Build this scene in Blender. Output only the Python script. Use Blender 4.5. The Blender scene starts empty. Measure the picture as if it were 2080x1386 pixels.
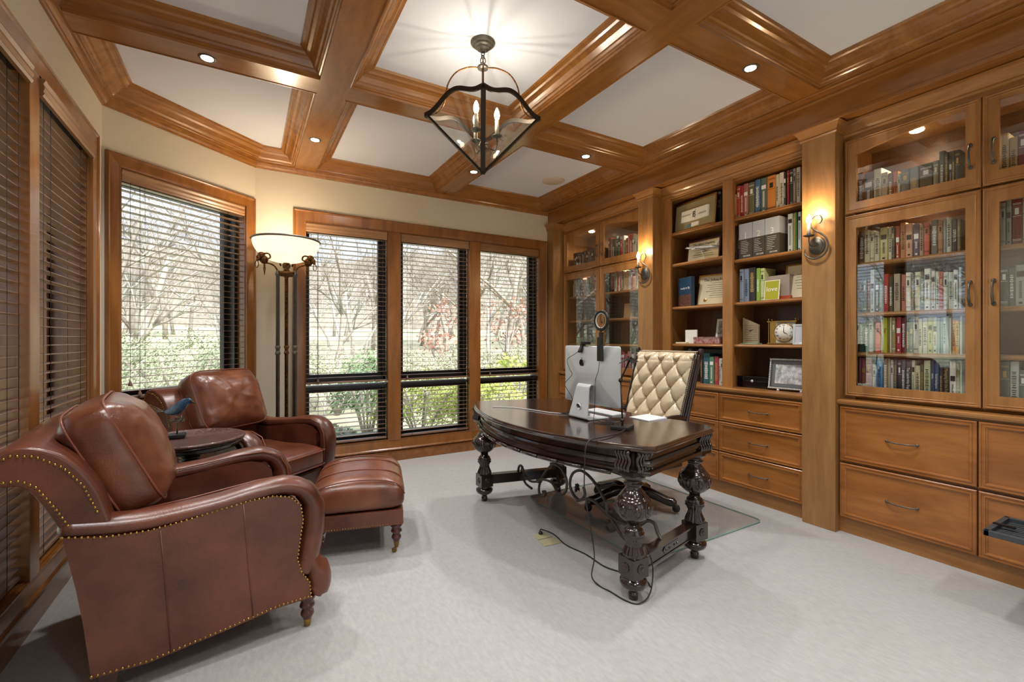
import bpy, bmesh, math, random
from mathutils import Vector, Matrix, noise, Euler
PI=math.pi
SC=bpy.context.scene; COL=SC.collection
# ---------------------------------------------------------------- camera
cd=bpy.data.cameras.new('camera'); cd.lens=16; cd.sensor_width=36; cd.sensor_fit='HORIZONTAL'; cd.shift_y=-3/2080; cd.clip_start=.05; cd.clip_end=300
cam=bpy.data.objects.new('camera',cd); COL.objects.link(cam); cam.location=(0,0,1.25); cam.rotation_euler=(PI/2,0,-math.radians(30.43)); SC.camera=cam
SC.view_settings.view_transform='Standard'; SC.view_settings.look='None'; SC.view_settings.gamma=1; SC.view_settings.use_curve_mapping=False
SC.view_settings.exposure=0.45
SC.cycles.use_denoising=True
SC.cycles.max_bounces=8; SC.cycles.diffuse_bounces=4; SC.cycles.glossy_bounces=4; SC.cycles.transmission_bounces=6; SC.cycles.transparent_max_bounces=12
SC.cycles.caustics_reflective=False; SC.cycles.caustics_refractive=False; SC.cycles.sample_clamp_indirect=4
# ---------------------------------------------------------------- sky
W=bpy.data.worlds.new('sky'); SC.world=W; W.use_nodes=True; wn=W.node_tree; wn.nodes.clear()
tc=wn.nodes.new('ShaderNodeTexCoord'); sp=wn.nodes.new('ShaderNodeSeparateXYZ'); rp=wn.nodes.new('ShaderNodeValToRGB'); nz=wn.nodes.new('ShaderNodeTexNoise'); mx=wn.nodes.new('ShaderNodeMix'); bg=wn.nodes.new('ShaderNodeBackground'); wo=wn.nodes.new('ShaderNodeOutputWorld')
rp.color_ramp.elements[0].position=0.0; rp.color_ramp.elements[0].color=(.42,.48,.56,1); rp.color_ramp.elements[1].position=.6; rp.color_ramp.elements[1].color=(.36,.50,.72,1)
e=rp.color_ramp.elements.new(.25); e.color=(.38,.47,.60,1)
nz.inputs['Scale'].default_value=2.2; nz.inputs['Detail'].default_value=5
mx.data_type='RGBA'; mx.inputs['B'].default_value=(.55,.58,.63,1)
nr=wn.nodes.new('ShaderNodeMapRange'); nr.inputs[1].default_value=.45; nr.inputs[2].default_value=.65
wn.links.new(tc.outputs['Generated'],sp.inputs[0]); wn.links.new(sp.outputs[2],rp.inputs[0]); wn.links.new(tc.outputs['Generated'],nz.inputs['Vector']); wn.links.new(nz.outputs[0],nr.inputs[0]); wn.links.new(nr.outputs[0],mx.inputs['Factor']); wn.links.new(rp.outputs[0],mx.inputs['A']); wn.links.new(mx.outputs['Result'],bg.inputs[0]); wn.links.new(bg.outputs[0],wo.inputs[0])
bg.inputs[1].default_value=2.2
sd=bpy.data.lights.new('sun','SUN'); sd.energy=9.5; sd.angle=math.radians(25); sd.color=(1,.97,.92); so=bpy.data.objects.new('sun',sd); COL.objects.link(so); so.location=(0,-5,12); so.rotation_euler=(math.radians(42),0,math.radians(14))
# ---------------------------------------------------------------- helpers
def lin(h):
    if isinstance(h,str):
        c=[int(h[i:i+2],16)/255 for i in (0,2,4)]
        return tuple(((x+.055)/1.055)**2.4 if x>.04045 else x/12.92 for x in c)+(1,)
    return tuple(h)+(1,) if len(h)==3 else h
MATS={}
def mat(name,col,rough=.5,metal=0,spec=.5,coat=0,bump=0,bscale=50,var=0,vscale=4,emit=None,es=1,sheen=0,col2=None,stretch=(1,1,1),trans=0,alpha=1,coatr=.1):
    if name in MATS: return MATS[name]
    m=bpy.data.materials.new(name); m.use_nodes=True; n=m.node_tree; b=n.nodes['Principled BSDF']; MATS[name]=m
    b.inputs['Base Color'].default_value=lin(col); b.inputs['Roughness'].default_value=rough; b.inputs['Metallic'].default_value=metal
    b.inputs['Specular IOR Level'].default_value=spec; b.inputs['Coat Weight'].default_value=coat; b.inputs['Coat Roughness'].default_value=coatr
    if trans: b.inputs['Transmission Weight'].default_value=trans
    if sheen: b.inputs['Sheen Weight'].default_value=sheen
    if emit: b.inputs['Emission Color'].default_value=lin(emit); b.inputs['Emission Strength'].default_value=es
    if bump or var:
        t=n.nodes.new('ShaderNodeTexCoord'); mp=n.nodes.new('ShaderNodeMapping'); mp.inputs['Scale'].default_value=stretch; n.links.new(t.outputs['Object'],mp.inputs[0])
    if bump:
        q=n.nodes.new('ShaderNodeTexNoise'); q.inputs['Scale'].default_value=bscale; q.inputs['Detail'].default_value=4; n.links.new(mp.outputs[0],q.inputs['Vector'])
        u=n.nodes.new('ShaderNodeBump'); u.inputs['Strength'].default_value=bump; u.inputs['Distance'].default_value=.01; n.links.new(q.outputs[0],u.inputs['Height']); n.links.new(u.outputs[0],b.inputs['Normal'])
    if var:
        q=n.nodes.new('ShaderNodeTexNoise'); q.inputs['Scale'].default_value=vscale; q.inputs['Detail'].default_value=5; q.inputs['Roughness'].default_value=.6; n.links.new(mp.outputs[0],q.inputs['Vector'])
        r=n.nodes.new('ShaderNodeValToRGB'); c=lin(col); c2=lin(col2) if col2 else tuple(x*(1-var) for x in c[:3])+(1,)
        r.color_ramp.elements[0].position=.35; r.color_ramp.elements[0].color=c2; r.color_ramp.elements[1].position=.65; r.color_ramp.elements[1].color=c
        n.links.new(q.outputs[0],r.inputs[0]); n.links.new(r.outputs[0],b.inputs['Base Color'])
    return m
def wood(name,c1,c2,axis='Z',rough=.35,coat=.3,sc=1,dark=None):
    if name in MATS: return MATS[name]
    m=bpy.data.materials.new(name); m.use_nodes=True; n=m.node_tree; b=n.nodes['Principled BSDF']; MATS[name]=m; L=n.links.new
    t=n.nodes.new('ShaderNodeTexCoord'); oi=n.nodes.new('ShaderNodeObjectInfo'); ad=n.nodes.new('ShaderNodeVectorMath'); ad.operation='ADD'; mu=n.nodes.new('ShaderNodeMath'); mu.operation='MULTIPLY'; mu.inputs[1].default_value=37
    L(oi.outputs['Random'],mu.inputs[0]); L(t.outputs['Object'],ad.inputs[0]); L(mu.outputs[0],ad.inputs[1])
    mp=n.nodes.new('ShaderNodeMapping'); s={'X':(.16,1,1),'Y':(1,.16,1),'Z':(1,1,.16)}[axis]; mp.inputs['Scale'].default_value=tuple(k*sc for k in s); L(ad.outputs[0],mp.inputs[0])
    q=n.nodes.new('ShaderNodeTexNoise'); q.inputs['Scale'].default_value=9; q.inputs['Detail'].default_value=6; q.inputs['Distortion'].default_value=1.2; L(mp.outputs[0],q.inputs['Vector'])
    q2=n.nodes.new('ShaderNodeTexNoise'); q2.inputs['Scale'].default_value=70; q2.inputs['Detail'].default_value=3; L(mp.outputs[0],q2.inputs['Vector'])
    r=n.nodes.new('ShaderNodeValToRGB'); r.color_ramp.elements[0].position=.3; r.color_ramp.elements[0].color=lin(c2); r.color_ramp.elements[1].position=.68; r.color_ramp.elements[1].color=lin(c1)
    L(q.outputs[0],r.inputs[0])
    mx=n.nodes.new('ShaderNodeMix'); mx.data_type='RGBA'; mx.blend_type='MULTIPLY'; mx.inputs['Factor'].default_value=.2; L(r.outputs[0],mx.inputs['A'])
    r2=n.nodes.new('ShaderNodeValToRGB'); r2.color_ramp.elements[0].position=.3; r2.color_ramp.elements[0].color=(.45,.4,.35,1); r2.color_ramp.elements[1].position=.6; r2.color_ramp.elements[1].color=(1,1,1,1); L(q2.outputs[0],r2.inputs[0]); L(r2.outputs[0],mx.inputs['B'])
    L(mx.outputs['Result'],b.inputs['Base Color']); b.inputs['Roughness'].default_value=rough; b.inputs['Coat Weight'].default_value=coat; b.inputs['Coat Roughness'].default_value=.15
    u=n.nodes.new('ShaderNodeBump'); u.inputs['Strength'].default_value=.08; u.inputs['Distance'].default_value=.004; L(q2.outputs[0],u.inputs['Height']); L(u.outputs[0],b.inputs['Normal'])
    return m
def glassmat(name,tint=(1,1,1),refl=.12,rough=0.0,bump=0):
    m=bpy.data.materials.new(name); m.use_nodes=True; n=m.node_tree; n.nodes.clear(); L=n.links.new
    o=n.nodes.new('ShaderNodeOutputMaterial'); t=n.nodes.new('ShaderNodeBsdfTransparent'); t.inputs[0].default_value=lin(tint); g=n.nodes.new('ShaderNodeBsdfGlossy'); g.inputs['Roughness'].default_value=rough
    f=n.nodes.new('ShaderNodeLayerWeight'); f.inputs['Blend'].default_value=.5; pw=n.nodes.new('ShaderNodeMath'); pw.operation='POWER'; pw.inputs[1].default_value=4.5; L(f.outputs['Facing'],pw.inputs[0]); mr=n.nodes.new('ShaderNodeMapRange'); mr.inputs[3].default_value=refl; mr.inputs[4].default_value=.9
    mx=n.nodes.new('ShaderNodeMixShader'); L(pw.outputs[0],mr.inputs[0]); L(mr.outputs[0],mx.inputs[0]); L(t.outputs[0],mx.inputs[1]); L(g.outputs[0],mx.inputs[2]); L(mx.outputs[0],o.inputs[0])
    if bump:
        q=n.nodes.new('ShaderNodeTexNoise'); q.inputs['Scale'].default_value=14; q.inputs['Detail'].default_value=3; u=n.nodes.new('ShaderNodeBump'); u.inputs['Strength'].default_value=bump; L(q.outputs[0],u.inputs['Height']); L(u.outputs[0],g.inputs['Normal'])
    MATS[name]=m; return m
class M:
    def __init__(s): s.v=[]; s.f=[]; s.m=[]; s.s=[]
    def add(s,vs,fs,mi=0,sm=False):
        o=len(s.v); s.v+=[tuple(v) for v in vs]; s.f+=[tuple(i+o for i in f) for f in fs]; s.m+=[mi]*len(fs); s.s+=[sm]*len(fs); return s
    def box(s,x0,x1,y0,y1,z0,z1,mi=0):
        x0,x1=sorted((x0,x1)); y0,y1=sorted((y0,y1)); z0,z1=sorted((z0,z1))
        return s.add([(x0,y0,z0),(x1,y0,z0),(x1,y1,z0),(x0,y1,z0),(x0,y0,z1),(x1,y0,z1),(x1,y1,z1),(x0,y1,z1)],[(0,3,2,1),(4,5,6,7),(0,1,5,4),(1,2,6,5),(2,3,7,6),(3,0,4,7)],mi)
    def prism(s,poly,axis,a,b,mi=0,sm=False):
        n=len(poly); f={'x':lambda p,t:(t,p[0],p[1]),'y':lambda p,t:(p[0],t,p[1]),'z':lambda p,t:(p[0],p[1],t)}[axis]
        s.add([f(p,a) for p in poly]+[f(p,b) for p in poly],[(i,(i+1)%n,n+(i+1)%n,n+i) for i in range(n)],mi,sm)
        s.add([f(p,a) for p in poly],[tuple(range(n))[::-1]],mi); s.add([f(p,b) for p in poly],[tuple(range(n))],mi); return s
    def rings(s,rings,mi=0,sm=True,closed=True,cap=True,loop=False):
        n=len(rings[0]); vs=[v for r in rings for v in r]; fs=[]; R=len(rings)
        for i in range(R if loop else R-1):
            j=(i+1)%R
            for k in range(n if closed else n-1): fs.append((i*n+k,i*n+(k+1)%n,j*n+(k+1)%n,j*n+k))
        s.add(vs,fs,mi,sm)
        if cap and not loop: s.add(rings[0],[tuple(range(n))[::-1]],mi); s.add(rings[-1],[tuple(range(n))],mi)
        return s
    def lathe(s,prof,c=(0,0,0),seg=24,mi=0,flute=None,axis='z',sm=True):
        rr=[]
        for p in prof:
            r,z=p[0],p[1]; fl=p[2] if len(p)>2 else 0; ring=[]
            for k in range(seg):
                a=2*PI*k/seg; q=r*(1+fl*math.cos(a*(flute or 8)))
                x,y=q*math.cos(a),q*math.sin(a)
                ring.append((c[0]+x,c[1]+y,c[2]+z) if axis=='z' else ((c[0]+z,c[1]+x,c[2]+y) if axis=='x' else (c[0]+x,c[1]+z,c[2]+y)))
            rr.append(ring)
        return s.rings(rr,mi,sm,cap=tuple(prof[0][:2])!=tuple(prof[-1][:2]))
    def tube(s,path,r,seg=8,mi=0,closed=False,ry=None):
        P=[Vector(p) for p in path]; n=len(P); rr=[]
        up=Vector((0,0,1)); T0=None; N=None
        for i in range(n):
            if closed: t=(P[(i+1)%n]-P[i-1])
            else: t=(P[min(i+1,n-1)]-P[max(i-1,0)])
            if t.length<1e-9: t=Vector((0,0,1))
            t.normalize()
            if N is None:
                N=t.cross(up if abs(t.z)<.9 else Vector((1,0,0))); N.normalize()
            else:
                N=N-t*N.dot(t)
                if N.length<1e-6: N=t.orthogonal()
                N.normalize()
            B=t.cross(N); q=r[i] if isinstance(r,(list,tuple)) else r; q2=q if ry is None else ry
            rr.append([P[i]+N*(q2*math.cos(2*PI*k/seg))+B*(q*math.sin(2*PI*k/seg)) for k in range(seg)])
        return s.rings(rr,mi,True,loop=closed)
    def grid(s,fn,nu,nv,mi=0,sm=True,cu=False,cv=False):
        vs=[fn(i/(nu if cu else nu-1),j/(nv if cv else nv-1)) for i in range(nu) for j in range(nv)]; fs=[]
        for i in range(nu if cu else nu-1):
            for j in range(nv if cv else nv-1):
                fs.append((i*nv+j,((i+1)%nu)*nv+j,((i+1)%nu)*nv+(j+1)%nv,i*nv+(j+1)%nv))
        return s.add(vs,fs,mi,sm)
    def ball(s,c,r,seg=10,mi=0,sc=(1,1,1)):
        rr=[]; h=seg//2
        for i in range(h+1):
            t=PI*i/h; q=max(math.sin(t),.02)
            rr.append([(c[0]+r*sc[0]*q*math.cos(2*PI*k/seg),c[1]+r*sc[1]*q*math.sin(2*PI*k/seg),c[2]-r*sc[2]*math.cos(t)) for k in range(seg)])
        return s.rings(rr,mi,True)
    def xf(s,mx,start=0):
        for i in range(start,len(s.v)): s.v[i]=tuple(mx@Vector(s.v[i]))
        return s
    def sweep(s,prof,path,n=(0,0,1),closed=False,mi=0,sm=False,capends=True,pclosed=False):
        # prof: (u,w) u = to the left of travel in the plane with normal n, w along n ; mitred corners
        N=Vector(n).normalized(); P=[Vector(p) for p in path]; k=len(P); rr=[]
        for i in range(k):
            a=(P[i]-P[i-1]).normalized() if (closed or i>0) else None
            b=(P[(i+1)%k]-P[i]).normalized() if (closed or i<k-1) else None
            if a is None: a=b
            if b is None: b=a
            la,lb=N.cross(a),N.cross(b); m=la+lb; m.normalize(); d=m.dot(la); m=m/max(d,.2)
            rr.append([P[i]+m*u+N*w for u,w in prof])
        return s.rings(rr,mi,sm,closed=pclosed,cap=capends and pclosed,loop=closed)
    def build(s,name,mats,parent=None,loc=None,rot=None,bev=0,seg=2,**kw):
        me=bpy.data.meshes.new(name); me.from_pydata(s.v,[],s.f); me.update()
        for i,p in enumerate(me.polygons): p.material_index=s.m[i]; p.use_smooth=s.s[i]
        if not isinstance(mats,(list,tuple)): mats=[mats]
        for q in mats: me.materials.append(MATS[q] if isinstance(q,str) else q)
        bm=bmesh.new(); bm.from_mesh(me); bmesh.ops.remove_doubles(bm,verts=bm.verts,dist=1e-5); bmesh.ops.recalc_face_normals(bm,faces=bm.faces); bm.to_mesh(me); bm.free()
        o=bpy.data.objects.new(name,me); COL.objects.link(o)
        if parent: o.parent=parent
        if loc is not None: o.location=loc
        if rot is not None: o.rotation_euler=rot
        if bev:
            q=o.modifiers.new('bevel','BEVEL'); q.width=bev; q.segments=seg; q.limit_method='ANGLE'; q.angle_limit=.7; q.harden_normals=False
        for a,b in kw.items(): o[a]=b
        return o
def thing(name,label,category,loc=(0,0,0),rz=0,group=None):
    o=bpy.data.objects.new(name,None); COL.objects.link(o); o.location=loc; o.rotation_euler=(0,0,rz); o.empty_display_size=.05
    o['label']=label; o['category']=category
    if group: o['group']=group
    return o
def struct(o): o['kind']='structure'; return o
def kids(o): return [c for c in COL.objects if c.parent==o]
def dup(o,loc,rz=None,label=None,group=None,parent=None):
    c=o.copy(); COL.objects.link(c)
    if parent is not None: c.parent=parent
    else: c.location=loc
    if rz is not None: c.rotation_euler=(0,0,rz)
    if label: c['label']=label
    if group: c['group']=group
    for k in kids(o): dup(k,None,parent=c)
    return c
def smooth_path(pts,n=6,closed=False):
    P=[Vector(p) if len(p)==3 else Vector((p[0],p[1],0)) for p in pts]; k=len(P); out=[]
    for i in range(k if closed else k-1):
        g=lambda j:P[j%k] if closed else P[max(0,min(k-1,j))]
        a,b,c,d=g(i-1),g(i),g(i+1),g(i+2)
        for t in range(n):
            t/=n; out.append(.5*((2*b)+(c-a)*t+(2*a-5*b+4*c-d)*t*t+(3*b-a-3*c+d)*t**3))
    if not closed: out.append(P[-1])
    return out
def sgnp(x,e): return math.copysign(abs(x)**e,x)
def pillow(w,d,t,e1=.5,e2=.3,wr=0,seed=0,nu=48,nv=24,mi=0,m=None,crown=0):
    # soft cushion, superellipsoid; x width w, y depth d, z thickness t
    m=m or M()
    def fn(u,v):
        a=2*PI*u; b=-PI/2+PI*v; cb=sgnp(math.cos(b),e1); 
        x=.5*w*cb*sgnp(math.cos(a),e2); y=.5*d*cb*sgnp(math.sin(a),e2); z=.5*t*sgnp(math.sin(b),e1)
        k=(1-(2*x/w)**4)*(1-(2*y/d)**4); z+=crown*k*(1 if z>0 else -.3)
        if wr:
            q=noise.fractal(Vector((x*5+seed,y*5,z*5)),1,2,4); q2=abs(noise.noise(Vector((x*9+seed,y*3.5,z*9+3)))); f=1+0*q
            nx=Vector((x/w,y/d,z/t*.8)); nx.normalize(); nx*=wr*(q-.8*q2); ww=min(1,(2*z/t)**2); x+=nx.x*ww; y+=nx.y*ww; z+=nx.z*ww
        return (x,y,z)
    m.grid(fn,nu,nv,mi,True,cu=True); return m
def text(s,size,name,matl,parent,loc,rot,ext=.0004,align='CENTER',fit=None,sx=1):
    c=bpy.data.curves.new(name,'FONT'); c.body=s; c.size=size; c.extrude=ext; c.align_x=align; c.align_y='CENTER'; c.resolution_u=2
    o=bpy.data.objects.new('tmp',c); COL.objects.link(o)
    me=bpy.data.meshes.new_from_object(o); bpy.data.objects.remove(o)
    if fit and len(me.vertices):
        wd=max(v.co.x for v in me.vertices)-min(v.co.x for v in me.vertices)
        if wd>fit: sx*=fit/wd
    for v in me.vertices: v.co.x*=sx
    me.materials.clear(); me.materials.append(matl if not isinstance(matl,str) else MATS[matl])
    t=bpy.data.objects.new(name,me); COL.objects.link(t); t.parent=parent; t.location=loc; t.rotation_euler=rot
    return t
def ordn(i): return ['first','second','third','fourth','fifth','sixth','seventh','eighth','ninth','tenth','eleventh','twelfth','thirteenth','fourteenth','fifteenth','sixteenth','seventeenth','eighteenth','nineteenth','twentieth','twenty-first','twenty-second','twenty-third','twenty-fourth','twenty-fifth','twenty-sixth'][i]
# ---------------------------------------------------------------- materials
wood('cab_v','b07c44','8f5e2c','Z',.38,.25); wood('cab_h','b07c44','8f5e2c','Y',.38,.25)
wood('drawer_wood','b07236','8e541e','Y',.35,.3); wood('pil_wood','a87c4a','8a6034','Z',.38,.25)
wood('beam_y','a06a2e','8a5622','Y',.25,.55); wood('beam_x','a06a2e','8a5622','X',.25,.55)
wood('case_v','96602c','75461a','Z',.28,.45); wood('case_h','96602c','75461a','Y',.28,.45); wood('case_x','96602c','75461a','X',.28,.45)
wood('shelf_back','6b4526','50301a','Z',.5,.1)
wood('slat_wood','947560','715442','Y',.35,.3); wood('slat_x','947560','715442','X',.35,.3); wood('valance','a87f58','8a6340','X',.35,.3); wood('valance_y','a87f58','8a6340','Y',.35,.3)
wood('desk_wood','3e281d','21130d','Y',.16,.85); wood('desk_leg','33211a','160d0a','Z',.16,.7); wood('desk_x','33211a','160d0a','X',.18,.6)
wood('cherry_leg','5c2c1e','3a1710','Z',.3,.4)
mat('wall','d6ccb6',.85,var=.03,vscale=2); mat('ceil','e4e9f2',.9)
mat('carpet','b8b7b4',.95,bump=.6,bscale=420,var=.14,vscale=60,stretch=(1,.35,1),sheen=.2)
mat('leather','6e3b28',.33,coat=.25,bump=.12,bscale=160,var=.4,vscale=3.2,col2='452012',coatr=.25); mat('leather_light','804a30',.3,coat=.3,bump=.12,bscale=160,var=.35,vscale=5,col2='5a2e1c',coatr=.25)
mat('piping','7a4230',.4); mat('brass','b08a4a',.28,1); mat('dark_brass','8a6c3c',.35,1)
mat('bronze','3a332c',.42,.8); mat('iron','6c665c',.42,.6,var=.3,vscale=30); mat('gilt','8a5f35',.35,.9,var=.5,vscale=60,col2='3f2a18')
mat('black','141414',.4); mat('black_gloss','101010',.12,coat=.5); mat('dark_plastic','3a4044',.45); mat('white_plastic','e4e6e6',.4)
mat('alu','d2d7da',.4,.45); mat('sash','2c2723',.4,.2); mat('cord','2a2522',.8); mat('cord_tan','5a463a',.8); mat('cable','1b1b1b',.5); mat('white_cable','cfcfcf',.5)
mat('paper','efece2',.7); mat('cream_paper','e2d6b4',.7); mat('ink','2a241c',.7); mat('white_ink','f2f2ee',.6); mat('gold_ink','c7a55a',.4,.4); mat('lgrey','c8ccd4',.5)
mat('tan_leather','cfbc9c',.34,coat=.3,bump=.08,bscale=140,var=.14,vscale=5,coatr=.2)
mat('bulb','fff2dc',.4,emit='ffe2bc',es=14); mat('downlight','fff6e6',.4,emit='fff0d8',es=14); mat('candle','f2ead8',.6); mat('puck','fff6e6',.4,emit='ffe2b4',es=16)
glassmat('glass',(.97,.99,.98),.10); glassmat('pane',(1,1,1),.03); glassmat('lantern_glass',(.96,.96,.94),.05,.05,.6)
glassmat('mat_glass',(.98,.992,.99),.02)
mat('glass_edge','7fa89c',.1)
mat('pale_brass','cdc49c',.4,.25)
# ---------------------------------------------------------------- room shell
XL,YF,XR,YB,ZC=-.805,4.667,3.80,-2.2,2.94
A0=Vector((.081,YF,0)); B0=Vector((XL,3.925,0)); EA=(B0-A0).normalized(); RZA=math.atan2(EA.y,EA.x); LA=(B0-A0).length
struct(M().prism([(XL-.3,YB-.2),(XR+.3,YB-.2),(XR+.3,YF+.05),(A0.x,YF+.05),(XL-.05,B0.y+.05),(XL-.3,B0.y)],'z',-.06,0).build('floor','carpet'))
struct(M().prism([(XL-.2,YB-.2),(XR+.2,YB-.2),(XR+.2,YF+.2),(A0.x-.1,YF+.2),(XL-.2,B0.y+.1)],'z',ZC,ZC+.12).build('ceiling','ceil'))
def wall(name,o,rz,L,holes,th=.2,x0=0,H=2.96):
    m=M(); x=x0
    for a,b,c,d in holes:
        m.box(x,a,-th,0,-.06,H); m.box(a,b,-th,0,-.06,c); m.box(a,b,-th,0,d,H); x=b
    m.box(x,L,-th,0,-.06,H); w=m.build(name,'wall',loc=o,rot=(0,0,rz)); return struct(w)
FARO=(XR,YF,0); LO=(XL,B0.y,0)
wall('wall_far',FARO,PI,XR-A0.x,[(XR-3.125,XR-.475,.2,2.365)])
wall('wall_bay',tuple(A0),RZA,LA,[(.101,1.048,.80,2.43)])
wall('wall_left',LO,-PI/2,B0.y-YB,[(B0.y-3.65,B0.y-1.88,.2,2.43),(B0.y-.9,B0.y+.9,.2,2.43)])
wall('wall_right',(XR,YB,0),PI/2,YF-YB,[])
wall('wall_back',(XL,YB,0),0,XR-XL,[(1.2,3.6,.3,2.4)])
# baseboards
BP=[(0,0),(.018,0),(.018,.10),(.014,.118),(.008,.125),(0,.13)]
def base(name,a,b,h=1):
    m=M(); m.sweep([(u,w*h) for u,w in BP],[a,b],pclosed=True); return struct(m.build(name,'case_h'))
base('baseboard_far',(3.29,YF,0),(A0.x,YF,0),.85); base('baseboard_bay',tuple(A0),tuple(B0)); base('baseboard_left',tuple(B0),(XL,YB,0))
# ---------------------------------------------------------------- windows (local: x along wall, +y into the room)
def window(n,o,rz,outer,opens,setb,transoms,posts,wood_d,sashm='sash'):
    r=bpy.data.objects.new('window_%d'%n,None); COL.objects.link(r); r.location=o; r.rotation_euler=(0,0,rz); r['kind']='structure'
    X0,X1,Z0,Z1=outer; cw=min(abs(opens[0][0]-X0),.11)
    pr=[(0,0),(0,.024),(.008,.030),(.016,.026),(.022,.020),(cw*.75,.014),(cw-.012,.012),(cw,.016),(cw,-.01),(0,-.01)]
    m=M().sweep([(u,w) for u,w in pr],[(X0,0,Z0),(X0,0,Z1),(X1,0,Z1),(X1,0,Z0)],n=(0,1,0),closed=True,pclosed=True); m.build('casing','case_v',r)
    for a,b in posts: M().box(a,b,-wood_d,.016,opens[0][2]-.01,opens[0][3]+.01).build('mullion','case_v',r,bev=.003)
    jm=M(); sm=M(); gm=M(); lo=min(q[2] for q in opens); hi=max(q[3] for q in opens); xa=min(q[0] for q in opens); xb=max(q[1] for q in opens)
    for e0,e1,c,d in ((xa-.03,xa+.005,lo,hi),(xb-.005,xb+.03,lo,hi),(xa,xb,lo-.03,lo+.004),(xa,xb,hi-.004,hi+.03)): jm.box(e0,e1,-wood_d,.0,c,d)
    jm.build('jamb','case_v',r)
    for i,(a,b,c,d) in enumerate(opens):
        zs=[c]+list(transoms)+[d]
        for k in range(len(zs)-1):
            z0,z1=zs[k]+(.02 if k else 0),zs[k+1]-(.02 if k<len(zs)-2 else 0); w=.065
            f=M(); yb,yf=-setb-.03,-wood_d
            for q in ((a,a+w,z0,z1),(b-w,b,z0,z1),(a+w,b-w,z0,z0+w),(a+w,b-w,z1-w,z1)): f.box(q[0],q[1],yb,-setb+.02,q[2],q[3])
            for q in ((a,a+.03,z0,z1),(b-.03,b,z0,z1),(a,b,z0,z0+.03),(a,b,z1-.03,z1)): f.box(q[0],q[1],-setb+.02,yf+.0,q[2],q[3])
            s=f.build('sash',sashm,r)
            M().box(a+w-.005,b-w+.005,-setb-.006,-setb,z0+w-.005,z1-w+.005).build('pane','pane',s)
    return r
wf=lambda X:XR-X
window(1,FARO,PI,(wf(3.235),wf(.385),.115,2.466),[(wf(3.125),wf(2.317),.22,2.345),(wf(2.181),wf(1.397),.22,2.345),(wf(1.264),wf(.475),.22,2.345)],.15,[.82],[(wf(1.397),wf(1.264)),(wf(2.317),wf(2.181))],.07)
window(2,tuple(A0),RZA,(.012,1.142,.725,2.50),[(.101,1.048,.82,2.41)],.19,[],[],.09)
wl=lambda Y:B0.y-Y
window(3,LO,-PI/2,(wl(3.74),wl(1.79),.125,2.52),[(wl(3.65),wl(2.82),.22,2.42),(wl(2.712),wl(1.88),.22,2.42)],.19,[],[(wl(2.82),wl(2.712))],.17,'case_v')
window(4,LO,-PI/2,(wl(1.0),wl(-1.0),.125,2.52),[(wl(.9),wl(.05),.22,2.42),(wl(-.05),wl(-.9),.22,2.42)],.19,[],[(wl(.05),wl(-.05))],.17)  # unseen window pair, added to bring in fill daylight
window(5,(XL,YB,0),0,(1.1,3.7,.2,2.5),[(1.2,2.35,.3,2.4),(2.45,3.6,.3,2.4)],.1,[],[(2.35,2.45)],.07)  # invented back window behind the camera, lets in extra daylight
# ---------------------------------------------------------------- blinds
def blind(o,rz,x0,x1,zt,zb,label,group,y=-.036,val=True,tassels=(),pitch=.0445,valout=0,head=.035):
    t=thing('venetian_blind',label,'blind',o,rz,group)
    x0+=.006; x1-=.006
    if val: M().prism([(-.012+valout,zt-.078),(.004+valout,zt-.078),(.010+valout,zt-.066),(.006+valout,zt-.056),(.012+valout,zt-.040),(.006+valout,zt-.022),(.014+valout,zt-.008),(.012+valout,zt),(-.012+valout,zt)],'x',x0,x1).build('valance','valance',t)
    M().box(x0,x1,y-.028,y+.02,zt-head-.004,zt-.004).build('headrail','black',t)
    m=M(); z=zt-.085 if val else zt-head-.03
    while z>zb+.05:
        m.box(x0,x1,y-.025,y+.025,z-.0015,z+.0015); z-=pitch
    m.build('slats','slat_x',t)
    M().box(x0,x1,y-.026,y+.026,zb+.004,zb+.022).build('bottom_rail','slat_x',t,bev=.003)
    c=M(); w=x1-x0
    for f in ((.16,.84) if w<1 else (.14,.5,.86)):
        for q in (y-.027,y+.027): c.tube([(x0+w*f,q,zb+.01),(x0+w*f,q,zt-.04)],.0011,4)
    c.build('ladder_cord','cord',t)
    for tx,tz in tassels:
        k=M().tube([(tx,y+.034,tz+.03),(tx,y+.034,zt-.06)],.0013,4).build('pull_cord','cord',t)
        M().lathe([(.004,.034),(.006,.032),(.006,.026),(.009,.018),(.013,.006),(.012,0),(.003,0)],(tx,y+.034,tz),10).build('tassel','slat_wood',k)
    return t
G1='blinds of the three-part far window'
blind(FARO,PI,wf(1.264),wf(.475),2.345,.82,'brown slatted blind in upper left pane of the wide far window, beside floor lamp',G1,tassels=[(wf(.60),.84)])
blind(FARO,PI,wf(2.181),wf(1.397),2.345,.82,'brown slatted blind in upper middle pane of the wide far window',G1,tassels=[(wf(1.47),.84)])
blind(FARO,PI,wf(3.125),wf(2.317),2.345,.82,'brown slatted blind in upper right pane of the wide far window',G1,tassels=[(wf(2.45),.84)])
G2='short lower blinds of the far window'
for a,b,n in ((.475,1.264,'left'),(1.397,2.181,'middle'),(2.317,3.125,'right')):
    blind(FARO,PI,wf(b),wf(a),.80,.235,'short brown blind in lower %s pane of the wide far window, below the dark rail'%n,G2,val=False,head=.028)
blind(tuple(A0),RZA,.101,1.048,2.405,.835,'wide-open grey-brown blind in the angled bay window behind the armchair','bay window blinds',tassels=[(.99,.93),(.93,.86)],pitch=.0475,valout=-.006)
G3='wooden blinds of the left wall windows'
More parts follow.
